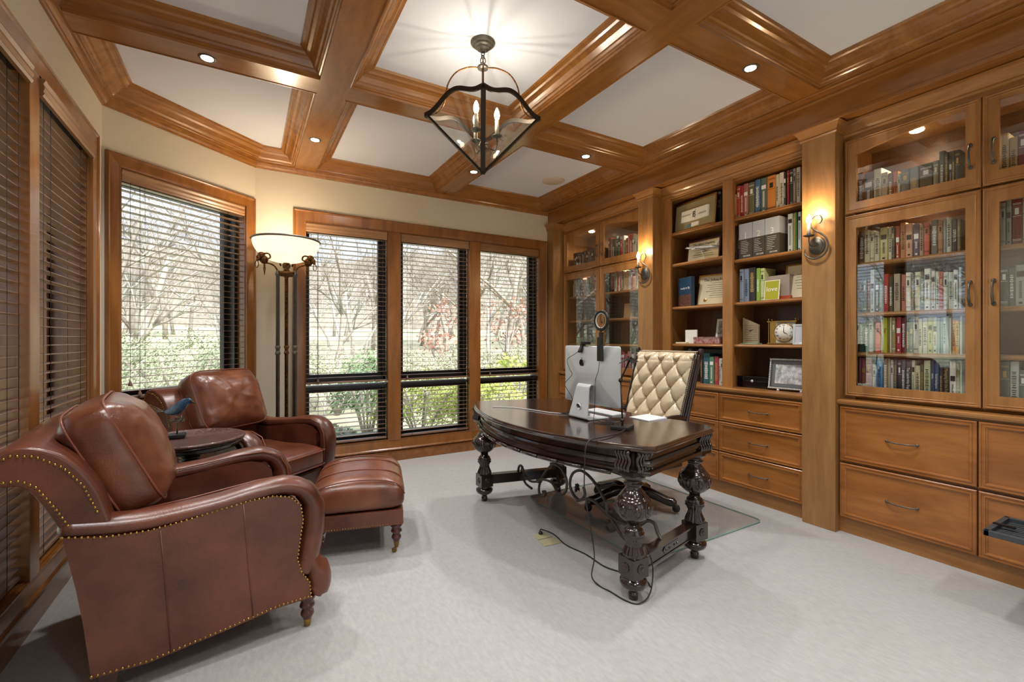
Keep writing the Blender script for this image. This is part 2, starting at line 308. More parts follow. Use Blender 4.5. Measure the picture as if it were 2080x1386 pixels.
blind(LO,-PI/2,wl(3.65),wl(2.82),2.42,.235,'dark wooden blind in the farther left wall window, next to the bay corner',G3,tassels=[(wl(3.60),.76),(wl(3.02),.78)],valout=.02)
blind(LO,-PI/2,wl(2.712),wl(1.88),2.42,.235,'dark wooden blind in the nearer left wall window, cut off by the frame edge',G3,tassels=[(wl(2.66),.80)],valout=.02)
blind(LO,-PI/2,wl(.9),wl(.05),2.42,.235,'unseen dark wooden blind added behind the viewer, nearer pair of left windows, farther one','added blinds behind the viewer')  # unseen blinds added to dim the side window's reflection in bookcase glass
blind(LO,-PI/2,wl(-.05),wl(-.9),2.42,.235,'unseen dark wooden blind added behind the viewer, nearer pair of left windows, nearer one','added blinds behind the viewer')
# ---------------------------------------------------------------- coffered ceiling
ZB=2.83; tn=[0]
def trim(m,mt,**k):
    tn[0]+=1; return struct(m.build('trim_%d'%tn[0],mt,**k))
for a,b in ((.40,.572),(1.772,1.95)): trim(M().box(a,b,YB,YF,ZB,ZC+.01),'beam_y')
TY=[(2.98,3.15),(1.50,1.662),(.02,.182),(-1.46,-1.298)]
for a,b in TY:
    for c,d in ((XL,.40),(.572,1.772),(1.95,3.133)): trim(M().box(c,d,a,b,ZB,ZC+.01),'beam_x')
trim(M().box(3.133,XR,YB,YF,ZB,ZC+.01).box(3.26,XR,YB,YF,2.672,ZB),'beam_y')
trim(M().sweep([(0,0),(0,.012),(-.014,.016),(-.02,.012),(-.02,0)],[(3.26,YF,2.672-.012),(3.26,YB,2.672-.012)],pclosed=True).sweep([(0,0),(.008,-.012),(.02,-.012),(.03,-.004),(.06,-.004),(.07,-.014),(.09,-.016),(.10,0)],[(3.13+.005,YB,ZB),(3.13+.005,YF,ZB)],n=(0,0,1),pclosed=True) if 0 else M().box(3.252,3.27,YB,YF,2.66,2.684).box(3.236,3.262,YB,YF,2.812,2.831).box(3.15,3.165,YB,YF,2.820,2.831).box(3.168,3.20,YB,YF,2.824,2.831),'beam_y',bev=.003)
trim(M().box(XL,-.763,YB,B0.y,ZB,ZC).box(A0.x,XR,4.625,YF,ZB,ZC),'beam_y')
trim(M().prism([(XL,3.9),(-.763,3.905),(.096,4.625),(.1,YF),(A0.x,YF),(XL,B0.y)],'z',ZB,ZC),'beam_x')
trim(M().sweep([(0,-.045),(.012,-.045),(.016,-.036),(.022,-.034),(.030,-.022),(.036,-.008),(.044,-.006),(.044,.004),(0,.004)],[(3.26,YF,ZB),tuple(A0+Vector((0,0,ZB))),tuple(B0+Vector((0,0,ZB))),(XL,YB,ZB)],pclosed=True),'beam_y')
CP=[(0,-.004),(.006,-.004),(.008,.010),(.016,.012),(.018,.020),(.026,.024),(.034,.034),(.044,.038),(.052,.050),(.062,.064),(.076,.074),(.092,.078),(.100,.088),(.112,.094),(.120,.096),(.126,.110),(0,.110)]
XS=[(-.763,.40),(.572,1.772),(1.95,3.133)]; YS=[(3.15,4.625),(1.662,2.98),(.182,1.50),(-1.298,.02)]
for i,(a,b) in enumerate(XS):
    for j,(c,d) in enumerate(YS):
        p=[(a,c,ZB),(b,c,ZB),(b,d,ZB),(a,d,ZB)]
        if i==0 and j==0: p=[(a,c,ZB),(b,c,ZB),(b,d,ZB),(.096,d,ZB),(a,3.905,ZB)]
        trim(M().sweep(CP,p,closed=True,pclosed=True,sm=False),'beam_x' if j!=9 else 'beam_y')
# downlights; the unlabelled ones are unseen spots added as fill, without fittings
for i,(x,y,lab) in enumerate([(-.181,3.068,'round recessed downlight in ceiling beam near the left wall'),(.48,3.89,'round recessed downlight in ceiling beam above the bay armchair'),(1.86,3.876,'round recessed downlight in ceiling beam right behind the lantern tip'),(2.535,3.06,'starry recessed downlight in ceiling beam above the desk chair'),(2.537,1.58,'recessed downlight in the beam nearest the right glass bookcase'),(.48,.84,''),(1.86,.84,''),(-.181,1.58,''),(.48,-.64,''),(1.86,-.64,'')]):
    if lab:
        t=thing('recessed_downlight',lab,'ceiling light',(x,y,ZB),0,'recessed downlights')
        M().lathe([(.030,-.001),(.034,-.004),(.043,-.003),(.045,.0)],(0,0,0),24).build('ring','iron',t)
        M().lathe([(.001,-.004),(.030,-.004),(.030,.0),(.001,.0)],(0,0,0),20).build('lens','downlight',t)
    L=bpy.data.lights.new('spot','SPOT'); L.energy=62; L.spot_size=math.radians(125); L.spot_blend=.8; L.shadow_soft_size=.06; L.color=(1,.985,.97)
    lo=bpy.data.objects.new('downlight_or_fill_spot',L); COL.objects.link(lo); lo.location=(x,y,ZB-.02)
t=thing('ceiling_speaker','round white in-ceiling speaker in the far right coffer','speaker',(2.83,3.95,ZC))
M().lathe([(.001,-.008),(.10,-.008),(.105,-.006),(.118,-.006),(.122,0),(.001,0)],(0,0,0),36).build('grille','wall',t)
# ---------------------------------------------------------------- built-in cabinetry on the right wall
FX=3.42; DX=.02                       # face-frame plane of the upper cases, door thickness
PY=[(4.535,YF),(3.011,3.197),(1.482,1.686),(-.04,.17)]
def pilaster(y0,y1,label,x0=3.30):
    t=thing('pilaster',label,'pilaster',((x0+3.8)/2,(y0+y1)/2,0),0,'pilasters of the built-in'); cy=(y0+y1)/2; cx=(x0+3.8)/2
    M().box(x0-cx,FX+.03-cx,y0-cy,y1-cy-(.002 if y1>YF-.01 else 0),0,2.66).build('shaft','pil_wood',t,bev=.002)
    m=M(); pr=[(.0,2.595),(.010,2.595),(.012,2.605),(.008,2.612),(.014,2.622),(.022,2.640),(.034,2.656),(.040,2.660),(.040,2.664),(0,2.664)]
    e=-.0 if y1<YF-.01 else 0
    path=[(FX-cx,y0-cy,0),(x0-cx,y0-cy,0),(x0-cx,y1-cy,0)]+([(FX-cx,y1-cy,0)] if y1<YF-.01 else [])
    if y1>YF-.01: path=[(a,min(b,y1-cy-.001),c) for a,b,c in path]
    m.sweep([(u,w) for u,w in pr],path,pclosed=True); m.build('capital','cab_h',t)
    return t
pilaster(*PY[0],'narrow wooden pilaster in the far corner against the window wall',3.248)
pilaster(*PY[1],'wooden pilaster carrying the farther sconce, behind the desk chair')
pilaster(*PY[2],'wide wooden pilaster carrying the nearer sconce, left of the big glass bookcase')
pilaster(*PY[3],'wooden pilaster beyond the right edge of the picture')
def frame_ring(m,y0,y1,z0,z1,w,x0,x1,mi=0):
    # rectangular frame in the Y-Z plane between x0 (room) and x1
    m.box(x0,x1,y0,y0+w,z0,z1,mi); m.box(x0,x1,y1-w,y1,z0,z1,mi); m.box(x0,x1,y0+w,y1-w,z0,z0+w,mi); m.box(x0,x1,y0+w,y1-w,z1-w,z1,mi)
def mould_front(m,y0,y1,z0,z1,x,raised=True,w=.028):
    # slab front with stepped moulding at its edge ; path seen from the room (normal -X)
    n=(-1,0,0); p=[(x,y0,z0),(x,y0,z1),(x,y1,z1),(x,y1,z0)]
    pr=[(0,0),(0,.012),(.004,.016),(.010,.016),(.011,.0125),(.018,.0125),(.0195,.016),(.026,.016),(.028,.012),(.034,.010),(.034,0)]
    m.sweep(pr,p,n=n,closed=True,pclosed=True)
def drawer_handle(parent,y,z,x,w=.13):
    m=M(); pts=smooth_path([(x,y-w/2,z),(x-.012,y-w/2+.004,z),(x-.024,y-w/4,z-.002),(x-.026,y,z-.003),(x-.024,y+w/4,z-.002),(x-.012,y+w/2-.004,z),(x,y+w/2,z)],4)
    m.tube(pts,.0045,8); 
    for s in (-1,1): m.ball((x-.004,y+s*w/2,z),.009,10,sc=(.7,1,1))
    return m.build('handle','iron',parent)
def door_handle(parent,y,z,x,h=.12):
    m=M(); pts=smooth_path([(x,y,z-h/2),(x-.014,y,z-h/2+.004),(x-.027,y,z-h/4),(x-.030,y,z),(x-.027,y,z+h/4),(x-.014,y,z+h/2-.004),(x,y,z+h/2)],4)
    m.tube(pts,[.006,.006,.005,.005,.005,.0055,.006,.0065,.007,.0065,.006,.0055,.005,.005,.005,.005,.0055,.005,.005,.005,.005,.006,.006,.006,.006][:len(pts)],8)
    for s in (-1,1): m.ball((x-.004,y,z+s*h/2),.010,10,sc=(.8,1,1.2))
    return m.build('handle','iron',parent)
def base_cabinet(y0,y1,rows,label,cols=2,hw=.14):
    t=thing('base_cabinet',label,'cabinet',(3.57,(y0+y1)/2,0),0,'base cabinets'); oy=(y0+y1)/2; ox=3.57
    M().box(3.36-ox,3.78-ox,y0-oy,y1-oy,0,.832).build('body','cab_h',t)
    cw=(y1-y0-.016)/cols
    for c in range(cols):
        a=y0+.008+c*cw+.003; b=a+cw-.006
        for z0,z1 in rows:
            m=M(); m.box(3.342-ox,3.362-ox,a-oy,b-oy,z0,z1); mould_front(m,a-oy,b-oy,z0,z1,3.348-ox)
            d=m.build('drawer','drawer_wood',t); drawer_handle(d,(a+b)/2-oy,(z0+z1)/2-.005,3.342-ox,hw)
    return t
base_cabinet(.17,1.482,[(.105,.452),(.468,.818)],'base cabinet with deep drawers under the big glass bookcase, at right',hw=.145)
base_cabinet(1.686,3.011,[(.105,.338),(.347,.584),(.593,.812)],'base cabinet with three rows of drawers behind the desk chair')
base_cabinet(3.197,4.535,[(.105,.338),(.347,.584),(.593,.812)],'base cabinet in the far corner behind the desk and computer')
for (a,b),l in zip(((.17,1.482),(1.686,3.011),(3.197,4.535)),('wooden countertop ledge below the big glass bookcase','wooden countertop carrying the black box and metal photo frame','wooden countertop in the far corner behind the computer')):
    t=M().prism([(3.322,.846),(3.326,.834),(3.34,.832),(3.78,.832),(3.78,.862),(3.33,.862),(3.322,.856)],'y',a,b)
    t.v=[(x,y,z) for x,y,z in t.v]; o=t.build('countertop','cab_h'); o['label']=l; o['category']='countertop'; o['group']='countertops of the built-in'
def crown_head(parent,y0,y1,zt,ox,oy,extra=()):
    pr=[(0,2.556),(.008,2.556),(.012,2.566),(.010,2.572),(.020,2.580),(.024,2.592),(.022,2.600),(.034,2.612),(.048,2.636),(.052,2.648),(.058,2.652),(.060,2.668),(0,2.668)]
    M().prism([(FX+.012-ox-u,w) for u,w in pr],'y',y0-oy,y1-oy).build('crown','cab_h',parent)
def case(y0,y1,label,shelves,z0=.862,split=None,lab2=None,open_cols=None,group='upper bookcases'):
    t=thing('bookcase',label,'bookcase',(3.6,(y0+y1)/2,z0),0,group); ox,oy=3.6,(y0+y1)/2
    def P(x0,x1,a,b,c,d,m): m.box(x0-ox,x1-ox,a-oy,b-oy,c-z0,d-z0)
    m=M(); P(3.757,3.78,y0,y1,z0,2.56,m); m.build('back_panel','shelf_back',t)
    m=M(); P(FX+.03,3.78,y0,y0+.022,z0,2.56,m); P(FX+.03,3.78,y1-.022,y1,z0,2.56,m); P(FX+.023,3.78,y0+.001,y1-.001,2.54,2.56,m); P(FX+.001,FX+.022,y0,y1,2.561,2.66,m)
    cols=open_cols or [(y0+.06,y1-.06)]
    st=[y0]+[v for c in cols for v in c]+[y1]
    for i in range(0,len(st),2):
        P(FX,FX+.022,st[i],st[i+1],z0,2.56,m)
        if 0<i<len(st)-2: P(FX+.023,3.757,st[i]+.03,st[i+1]-.03,z0,2.54,m)
    m.build('carcass','cab_v',t)
    m=M(); pr=[(0,2.556),(.008,2.556),(.012,2.566),(.010,2.572),(.020,2.580),(.024,2.592),(.022,2.600),(.034,2.612),(.048,2.636),(.052,2.648),(.058,2.652),(.060,2.668),(0,2.668)]
    m.prism([(FX+.012-ox-u,w-z0) for u,w in pr],'y',y0-oy,y1-oy); m.build('crown','cab_h',t)
    for ci,(a,b) in enumerate(cols):
        for z in (shelves[ci] if isinstance(shelves[0],(list,tuple)) else shelves):
            s=M().prism([(FX+.028-ox,z-.008-z0),(FX+.022-ox,z-.016-z0),(FX+.028-ox,z-.026-z0),(3.757-ox,z-.026-z0),(3.757-ox,z-z0),(FX+.028-ox,z-z0)],'y',a-oy-(.03 if open_cols else .035),b-oy+(.03 if open_cols else .035)); s.build('shelf','cab_h',t)
    return t,ox,oy,z0
def glass_door(t,ox,oy,oz,y0,y1,z0,z1,hy,hz,arch=None,stile=.062,hinge=''):
    # y0<y1 ; arch=(z at y0 side, z at y1 side) opening top
    x0,x1=FX-DX-ox,FX-ox; m=M(); a,b=y0-oy,y1-oy; c,d=z0-oz,z1-oz; w=stile
    m.box(x0,x1,a,a+w,c,d); m.box(x0,x1,b-w,b,c,d); m.box(x0,x1,a+w,b-w,c,c+w+.008)
    if arch:
        top=[]; n=12
        for i in range(n+1):
            f=i/n; z=arch[0]+(arch[1]-arch[0])*f; k=f if arch[1]>arch[0] else 1-f
            z=min(arch)+(max(arch)-min(arch))*math.sin(k*PI/2)
            top.append((a+w+(b-a-2*w)*f,z-oz))
        m.prism([(p[0],p[1]) for p in top]+[(b-w,d),(a+w,d)],'x',x0,x1)
    else: m.box(x0,x1,a+w,b-w,d-w-.02,d)
    pr=[(0,0),(0,.003),(.006,.005),(.010,.001),(.014,.001),(.018,.004),(.022,.0)]
    m.sweep(pr,[(x0,a+.002,c+.002),(x0,a+.002,d-.002),(x0,b-.002,d-.002),(x0,b-.002,c+.002)],n=(-1,0,0),closed=True,pclosed=True)
    dr=m.build('door','cab_v',t)
    g=M().box(x0+.010,x0+.013,a+w-.006,b-w+.006,c+w,d-(.02 if arch else w)); g.build('pane','glass',dr)
    door_handle(dr,hy-oy,hz-oz,x0); return dr
def glass_case(y0,y1,label,shelves,arch_hi=2.508,arch_lo=2.445):
    t,ox,oy,oz=case(y0,y1,label,shelves+[2.075,2.10]); c=(y0+y1)/2
    glass_door(t,ox,oy,oz,y0+.012,c-.003,2.068,2.548,c-.045,2.245,(arch_lo,arch_hi)); glass_door(t,ox,oy,oz,c+.003,y1-.012,2.068,2.548,c+.045,2.245,(arch_hi,arch_lo))
    glass_door(t,ox,oy,oz,y0+.012,c-.003,.882,2.054,c-.045,1.50); glass_door(t,ox,oy,oz,c+.003,y1-.012,.882,2.054,c+.045,1.50)
    for yy in ((y0+c)/2,(c+y1)/2):
        for zz in (2.046,2.538):
            k=M().lathe([(.001,-.008),(.026,-.008),(.034,-.004),(.036,0),(.001,0)],(3.57-ox,yy-oy,zz-oz),20).build('puck_light','puck',t)
            L=bpy.data.lights.new('spot','SPOT'); L.energy=9; L.spot_size=math.radians(150); L.spot_blend=.9; L.shadow_soft_size=.03; L.color=(1,.86,.66); lo=bpy.data.objects.new('puck_beam',L); COL.objects.link(lo); lo.location=(3.57,yy,zz-.02)
    return t
glass_case(.17,1.482,'big glass-door bookcase at the right edge of the picture, full of books',[.885,1.168,1.424,1.747],)
glass_case(3.197,4.535,'glass-door bookcase in the far corner, window reflected in its panes',[.885,1.20,1.48,1.77])
case(1.686,3.011,'open bookcase with certificates and clock between the two lit sconces',[[1.213,1.553,1.90,2.243],[1.213,1.553,1.953,2.243]],open_cols=[(1.748,2.282),(2.372,2.907)])
# ---------------------------------------------------------------- books
BK={"A":"1.428,1.397,0.241,8a4a38 1.396,1.344,0.228,4a3a30 1.343,1.301,0.24,e2dac0 1.3,1.268,0.203,c9b79a 1.267,1.243,0.191,8a5a3a 1.242,1.217,0.194,c8703a 1.217,1.202,0.172,b8c4bc 1.201,1.159,0.189,6a7078 1.159,1.116,0.19,7d8288 1.114,1.053,0.193,4a4a40 1.051,1.026,0.195,8a8a80 1.025,0.999,0.241,56605f 0.999,0.982,0.226,2e302c 0.982,0.968,0.227,3a3c30 0.968,0.954,0.225,3c4034 0.954,0.933,0.223,2e3c34",
"B":"1.425,1.392,0.211,7a4a35 1.391,1.361,0.21,c9bd9a 1.361,1.338,0.202,cfc6a6 1.338,1.311,0.188,d8ceb0 1.31,1.269,0.211,d6c993 1.267,1.247,0.209,e8dfc4 1.247,1.231,0.203,565a58 1.229,1.208,0.206,b5452f 1.206,1.179,0.219,c88a5f 1.178,1.144,0.207,d8a98e 1.144,1.112,0.199,6e6478 1.111,1.092,0.189,b9a08a 1.092,1.065,0.196,cf6a5c 1.061,1.029,0.204,7c7a72 1.027,1.004,0.194,b98a6a 1.003,0.991,0.19,9fb0b0 0.991,0.968,0.203,d9d6cc 0.968,0.944,0.186,4a4a48,DSM-IV-TR 0.944,0.93,0.182,8d7f62",
"C":"1.425,1.401,0.228,2f4a40 1.401,1.378,0.225,4a5f52 1.378,1.361,0.215,6b4038 1.359,1.336,0.275,c9cfd0 1.334,1.313,0.212,3c3f38 1.311,1.291,0.209,6f8570,COMPETITIVE_ADVANTAGE 1.291,1.265,0.239,b02a38 1.262,1.241,0.22,2e3a30 1.236,1.204,0.232,b9a48a 1.2,1.178,0.223,c27a66 1.177,1.152,0.233,e6dfcf 1.152,1.136,0.217,554a3a 1.135,1.108,0.232,dcd3b4 1.107,1.09,0.196,5b6a50 1.089,1.061,0.244,e8e4d4 1.06,1.04,0.226,d8d2c0 1.039,1.023,0.223,c8c8b8 1.023,1.006,0.221,b8323a 1.005,0.984,0.214,cfcfc0 0.983,0.962,0.211,c9cfc4 0.961,0.941,0.222,e4e6e0 0.939,0.928,0.235,cfd6d8",
"D":"1.423,1.397,0.224,24443c 1.394,1.367,0.223,2b4b44 1.366,1.344,0.233,b9c0b8 1.336,1.307,0.193,d83b2c 1.304,1.293,0.209,c0c4a8 1.293,1.269,0.219,b9b822,Peter 1.269,1.258,0.218,6b6a22 1.257,1.248,0.223,d6d9c0 1.248,1.228,0.217,9a8a5a 1.225,1.2,0.221,b02a3a 1.2,1.179,0.215,7a1f28 1.179,1.159,0.188,33363a 1.158,1.144,0.187,3d4144 1.143,1.117,0.218,cfcdc6 1.116,1.099,0.206,d9d4bc 1.098,1.075,0.211,d8d4c4 1.074,1.051,0.215,c9cd84 1.051,1.032,0.214,dde0d4 1.031,1.019,0.208,a9c0c4 1.018,1.006,0.212,8fb0b8 1.005,0.991,0.212,dfe2e4 0.991,0.978,0.216,c4d4d6 0.978,0.969,0.206,dfe0d8 0.968,0.953,0.196,e0963e 0.953,0.936,0.195,e0a850 0.935,0.925,0.214,dcded4",
"E":"1.423,1.411,0.245,8a3a40 1.41,1.389,0.245,a24a5a 1.388,1.352,0.246,9a5a6a 1.351,1.327,0.209,c8c4c4 1.327,1.293,0.254,3a8ac0 1.292,1.269,0.249,a0826a 1.268,1.255,0.245,b0a890 1.255,1.239,0.237,cfccc4 1.238,1.221,0.246,3a4a58 1.22,1.2,0.241,33363a 1.199,1.179,0.242,4a5560 1.178,1.152,0.243,26282a,The_Leadership_Engine 1.151,1.134,0.239,e2dcc0 1.133,1.108,0.209,d4cba8 1.107,1.093,0.22,5a5a4a 1.092,1.061,0.241,c9cfa0 1.06,1.044,0.242,2f4a70,PRIMAL 1.043,1.023,0.243,35527a,Social_Intelligence 1.022,1.006,0.219,1f2a3a 1.005,0.978,0.235,252a2e,Managing_for_the_Future 0.977,0.948,0.241,e6ded4 0.947,0.933,0.232,8a7a5a 0.933,0.925,0.247,c9c9b4",
"M1":"2.327,2.304,0.21,c9b48a 2.304,2.267,0.27,c85a3a 2.267,2.239,0.264,b03040 2.239,2.198,0.269,a86a6a 2.198,2.148,0.267,6a6a48 2.144,2.099,0.273,4a6a90 2.098,2.049,0.273,5a7064 2.048,1.98,0.276,d8863a 1.978,1.955,0.265,c9c4b0 1.955,1.919,0.277,e0dccf 1.918,1.901,0.264,2a2a2a 1.899,1.881,0.272,a02a30 1.879,1.853,0.275,3a3a34 1.851,1.833,0.27,b8a890 1.831,1.802,0.276,d8d4c8",
"M2":"2.339,2.299,0.3,23242e,HARRISON'S 2.298,2.265,0.3,2a2a34,MEDICINE 2.263,2.149,0.3,vol,1 2.147,2.05,0.3,vol,2 2.048,1.936,0.3,vol,3 1.891,1.854,0.3,d6dcd4 1.854,1.834,0.294,9aa040 1.834,1.823,0.297,4a7a48 1.821,1.799,0.3,dfe4e0",
"M3":"2.276,2.241,0.296,8fa0b8 2.241,2.197,0.29,8a9ab4 2.193,2.137,0.29,26262e 2.133,2.103,0.261,8ab040 2.103,2.07,0.257,c0cc90",
"M5":"2.646,2.623,0.245,3a3038 2.621,2.557,0.267,2a5f68 2.556,2.512,0.24,5a8a6a 2.509,2.468,0.242,a04048 2.466,2.447,0.227,d8d8cc 2.446,2.426,0.228,d8d8cc",
"M0":"2.5,2.441,0.3,24242c,PDR"}

PAL=dict(black='202224',charcoal='3c3e40',navy='26365a',blue='3a78b0',slate='6a7078',grey='8c8c88',silver='b8bcbc',white='e6e6e0',cream='e0d8bc',beige='c8b48a',tan='a8845c',brown='6e4630',maroon='7a2430',red='c03030',pink='c07070',orange='d8853a',yellow='c0b428',olive='6a6a40',green='4a7a50',teal='2f6068',mint='a9c8bc')
def cname(h):
    c=lin(h); f=lambda k:sum((math.sqrt(a)-math.sqrt(b))**2 for a,b in zip(lin(PAL[k])[:3],c[:3]))
    return min(PAL,key=f)
def bmat(h):
    k='book_'+h
    return mat(k,h,.5,coat=.15)
rng=random.Random(4); SHN={}
def book(x,y0,y1,z,h,col,label,group,txt=None,depth=None,lean=0):
    w=abs(y1-y0)-.0015; d=depth or rng.uniform(.14,.18); yc=(y0+y1)/2; hx=rng.random()
    r=thing('book',label,'book',(x,yc,z),0,group)
    if lean: r.rotation_euler=(lean,0,0)
    m=M(); t=.0022 if w>.012 else .0012
    q=min(.004,w*.2)
    m.prism([(q,-w/2),(d,-w/2),(d,-w/2+t),(q+.002,-w/2+t),(q+.002,w/2-t),(d,w/2-t),(d,w/2),(q,w/2),(0.001,w/2-q),(0,0),(0.001,-w/2+q)],'z',0,h)
    m.build('cover',bmat(col),r)
    M().box(q+.002,d-.004,-w/2+t,w/2-t,.003,h-.004).build('pages','paper',r)
    c=lin(col); dark=(c[0]+c[1]+c[2])/3<.25; ink='white_ink' if dark and rng.random()<.6 else ('gold_ink' if dark else 'ink')
    if txt: text(txt,w*.82,'title',ink if txt!='MEDICINE' else mat('orange_ink','e08a30',.5),r,(-.0006,0,h*.5 if len(txt)>6 else h*.62),(PI/2,PI/2,-PI/2),fit=h*.86,sx=.8)
    elif w>.012:
        m=M(); z0=h*rng.uniform(.12,.3); z1=h*rng.uniform(.65,.9); 
        if hx<.5:
            zz=z0
            while zz<z1:
                l=rng.uniform(.003,.009); ww=w*rng.uniform(.16,.3); m.box(-.0005,.002,-ww,ww,zz,zz+l*.75); zz+=l+.0025
        elif hx<.75:
            m.box(-.0004,.002,-w*.36,w*.36,z1-.03,z1); m.box(-.0004,.002,-w*.18,w*.18,.012,.022)
            zz=z0
            while zz<z1-.05: m.box(-.0005,.002,-w*.14,w*.14,zz,zz+.004); zz+=.007
        else:
            for zz in (.02,.026,h-.03,h-.024,h*.62): m.box(-.0004,.002,-w*.42,w*.42,zz,zz+.002)
            m.box(-.0005,.002,-w*.2,w*.2,h*.66,h*.8)
        m.build('title',ink,r)
    return r
def volume(x,y0,y1,z,h,n,label,group):
    w=abs(y1-y0)-.002; r=thing('book',label,'book',(x,(y0+y1)/2,z),0,group)
    M().box(0,.17,-w/2,w/2,0,h*.56).build('lower_cover',mat('vol_dark','4c463c',.5),r); M().box(0,.17,-w/2,w/2,h*.56,h).build('upper_cover',mat('vol_light','b9bec9',.5),r)
    text(n,.07,'title','white_ink',r,(-.001,0,h*.64),(PI/2,0,-PI/2)); text('DECKER',.016,'publisher','white_ink',r,(-.001,-.01,.022),(PI/2,0,-PI/2))
    m=M()
    for k in range(8): m.box(-.0006,.002,w*.36,w*.36-w*rng.uniform(.35,.68),h*.5-k*.0135,h*.5-k*.0135-.0022)
    m.build('lettering','white_ink',r)
SN={'A':('top shelf of the big glass bookcase','books in the top compartment of the big glass bookcase'),'B':('second shelf of the big glass bookcase','books on the second shelf of the big glass bookcase'),'C':('third shelf of the big glass bookcase','books on the third shelf of the big glass bookcase'),'D':('fourth shelf of the big glass bookcase','books on the fourth shelf of the big glass bookcase'),'E':('bottom shelf of the big glass bookcase','books on the bottom shelf of the big glass bookcase'),
'M1':('top right shelf of the open bookcase','books on the top right open shelf'),'M2':('second right shelf of the open bookcase','books on the second right open shelf'),'M3':('third right shelf of the open bookcase','books on the third right open shelf'),'M5':('bottom left shelf of the open bookcase','books on the bottom left open shelf'),'M0':('top left shelf of the open bookcase','books on the top left open shelf')}
BZ=dict(A=2.10,B=1.747,C=1.424,D=1.168,E=.885,M1=2.243,M2=1.90,M3=1.553,M5=.862,M0=2.243)
def blabel(cn,w,i,shelf,txt=None):
    sz='thick' if w>.045 else ('slim' if w<.02 else '')
    s=' '.join(x for x in (sz,cn,'book') if x)
    if txt: return '%s titled %s on the %s'%(s,txt.replace("'",''),shelf)
    return '%s, %s from the left, %s'%(s,ordn(i),shelf)
for k,v in BK.items():
    for i,e in enumerate(v.split()):
        f=e.split(','); y0,y1,h,c=float(f[0]),float(f[1]),float(f[2]),f[3]; tx=f[4].replace('_',' ') if len(f)>4 else None
        x={'A':3.475,'B':3.475,'C':3.475,'D':3.475,'E':3.475}.get(k,3.5)+rng.uniform(-.004,.006)
        if k[0]=='M': h=min(h,.272 if k!='M2' else .286)
        if k=='M3': h=min(h,.29)
        if k in 'ABCDE': h=min(h,{'A':.30,'B':.268,'C':.285,'D':.22,'E':.245}[k])
        if c=='vol': volume(3.475,y0,y1,BZ[k],.285,tx,'grey and brown reference volume numbered %s on the open shelf'%tx,SN[k][1])
        else: book(x,y0,y1,BZ[k],h,c,blabel(cname(c),abs(y0-y1),i,SN[k][0],tx),SN[k][1],tx)
COLS=['2f4a40','7a4a35','c9bd9a','b02a38','3c3f38','6f8570','d8d2c0','2f4a70','8a9a90','b9a48a','5b6a50','c27a66','dcd3b4','26262e','a0506a','4a5f52','c8703a','cfd6d8','6b4038','9fb0b0']
def fill(ya,yb,z,x,shelf,group,hs=(.19,.26),cols=COLS,ws=(.018,.042)):
    y=ya; i=0
    while y-yb>.02:
        w=min(rng.uniform(*ws),y-yb); c=rng.choice(cols)
        book(x+rng.uniform(-.003,.006),y-w,y,z,rng.uniform(*hs),c,blabel(cname(c),w,i,shelf),group); y-=w+.0005; i+=1
for z,n in ((.885,'bottom shelf'),(1.424,'third shelf'),(1.747,'second shelf')):
    fill(.775,.56,z,3.475,n+' behind the cropped right glass door','books behind the cropped right glass door, '+n,(.20,.25),['8f9a90','a8b0a8','5a6a62','c4c8be','7a2430','3c4a48'])
fill(.775,.56,2.10,3.475,'top shelf behind the cropped right glass door','books behind the cropped right glass door, top shelf',(.21,.26),['7a2a3a','3f5248','c9a878','b89468','c9b48a'],(.025,.035))
fill(4.44,3.92,2.10,3.475,'upper left compartment of the far bookcase','dark set in the far bookcase',(.195,.205),['4a2a22','52302a','3a3430','5a3428'],(.028,.034))
fill(3.82,3.27,2.10,3.475,'upper right compartment of the far bookcase','books in the upper right of the far bookcase',(.20,.28),['3c3f38','26262e','e6dfcf','8a2a2a','c85a4a','d8a98e','8a7a5a','b9bcb4','5a6a60','c03030'],(.022,.04))
fill(3.72,3.27,1.77,3.475,'second shelf of the far bookcase','books on the second shelf of the far bookcase',(.19,.25),['c9bd9a','b02a38','c85a4a','e6dfcf','6f8570','d8a98e','cfd6d8'],(.02,.035))
fill(4.44,3.95,1.77,3.475,'second shelf left of the far bookcase','books on the second shelf left of the far bookcase',(.19,.25))
fill(3.62,3.27,.885,3.475,'bottom shelf of the far bookcase','books on the bottom shelf of the far bookcase',(.19,.25))
# ---------------------------------------------------------------- armchairs
def rot2(p,a): return (p[0]*math.cos(a)-p[1]*math.sin(a),p[0]*math.sin(a)+p[1]*math.cos(a))
def tube2(m,path,rn,ry,y0,seg=14,mi=0):
    # path in (s,z); elliptical section: rn in the profile plane, ry across
    P=smooth_path(path,5); n=len(P); rr=[]
    for i in range(n):
        t=(P[min(i+1,n-1)]-P[max(i-1,0)]); t.normalize(); nx,nz=-t.y,t.x
        q=rn[min(int(i/(n-1)*(len(rn)-1)+.5),len(rn)-1)] if isinstance(rn,list) else rn
        k=1.0
        if i==0 or i==n-1: k=.55
        rr.append([(P[i].x+nx*q*k*math.cos(2*PI*j/seg),y0+ry*k*math.sin(2*PI*j/seg),P[i].y+nz*q*k*math.cos(2*PI*j/seg)) for j in range(seg)])
    m.rings(rr,mi,True); return m
def nails(m,path,y,sp=.016,r=.0055,ax='y',side=-1):
    P=[Vector(p) for p in path]; acc=0
    for a,b in zip(P,P[1:]):
        L=(b-a).length; d=sp-acc if acc else 0
        while d<L:
            q=a+(b-a)*(d/L); c=(q.x,y,q.y) if ax=='y' else q
            if ax=='y': m.lathe([(r,0),(r*.8,r*.45*side),(r*.15,r*.7*side)],c,7,axis='y')
            d+=sp
        acc=(L-(d-sp)) if L>(d-sp) else 0
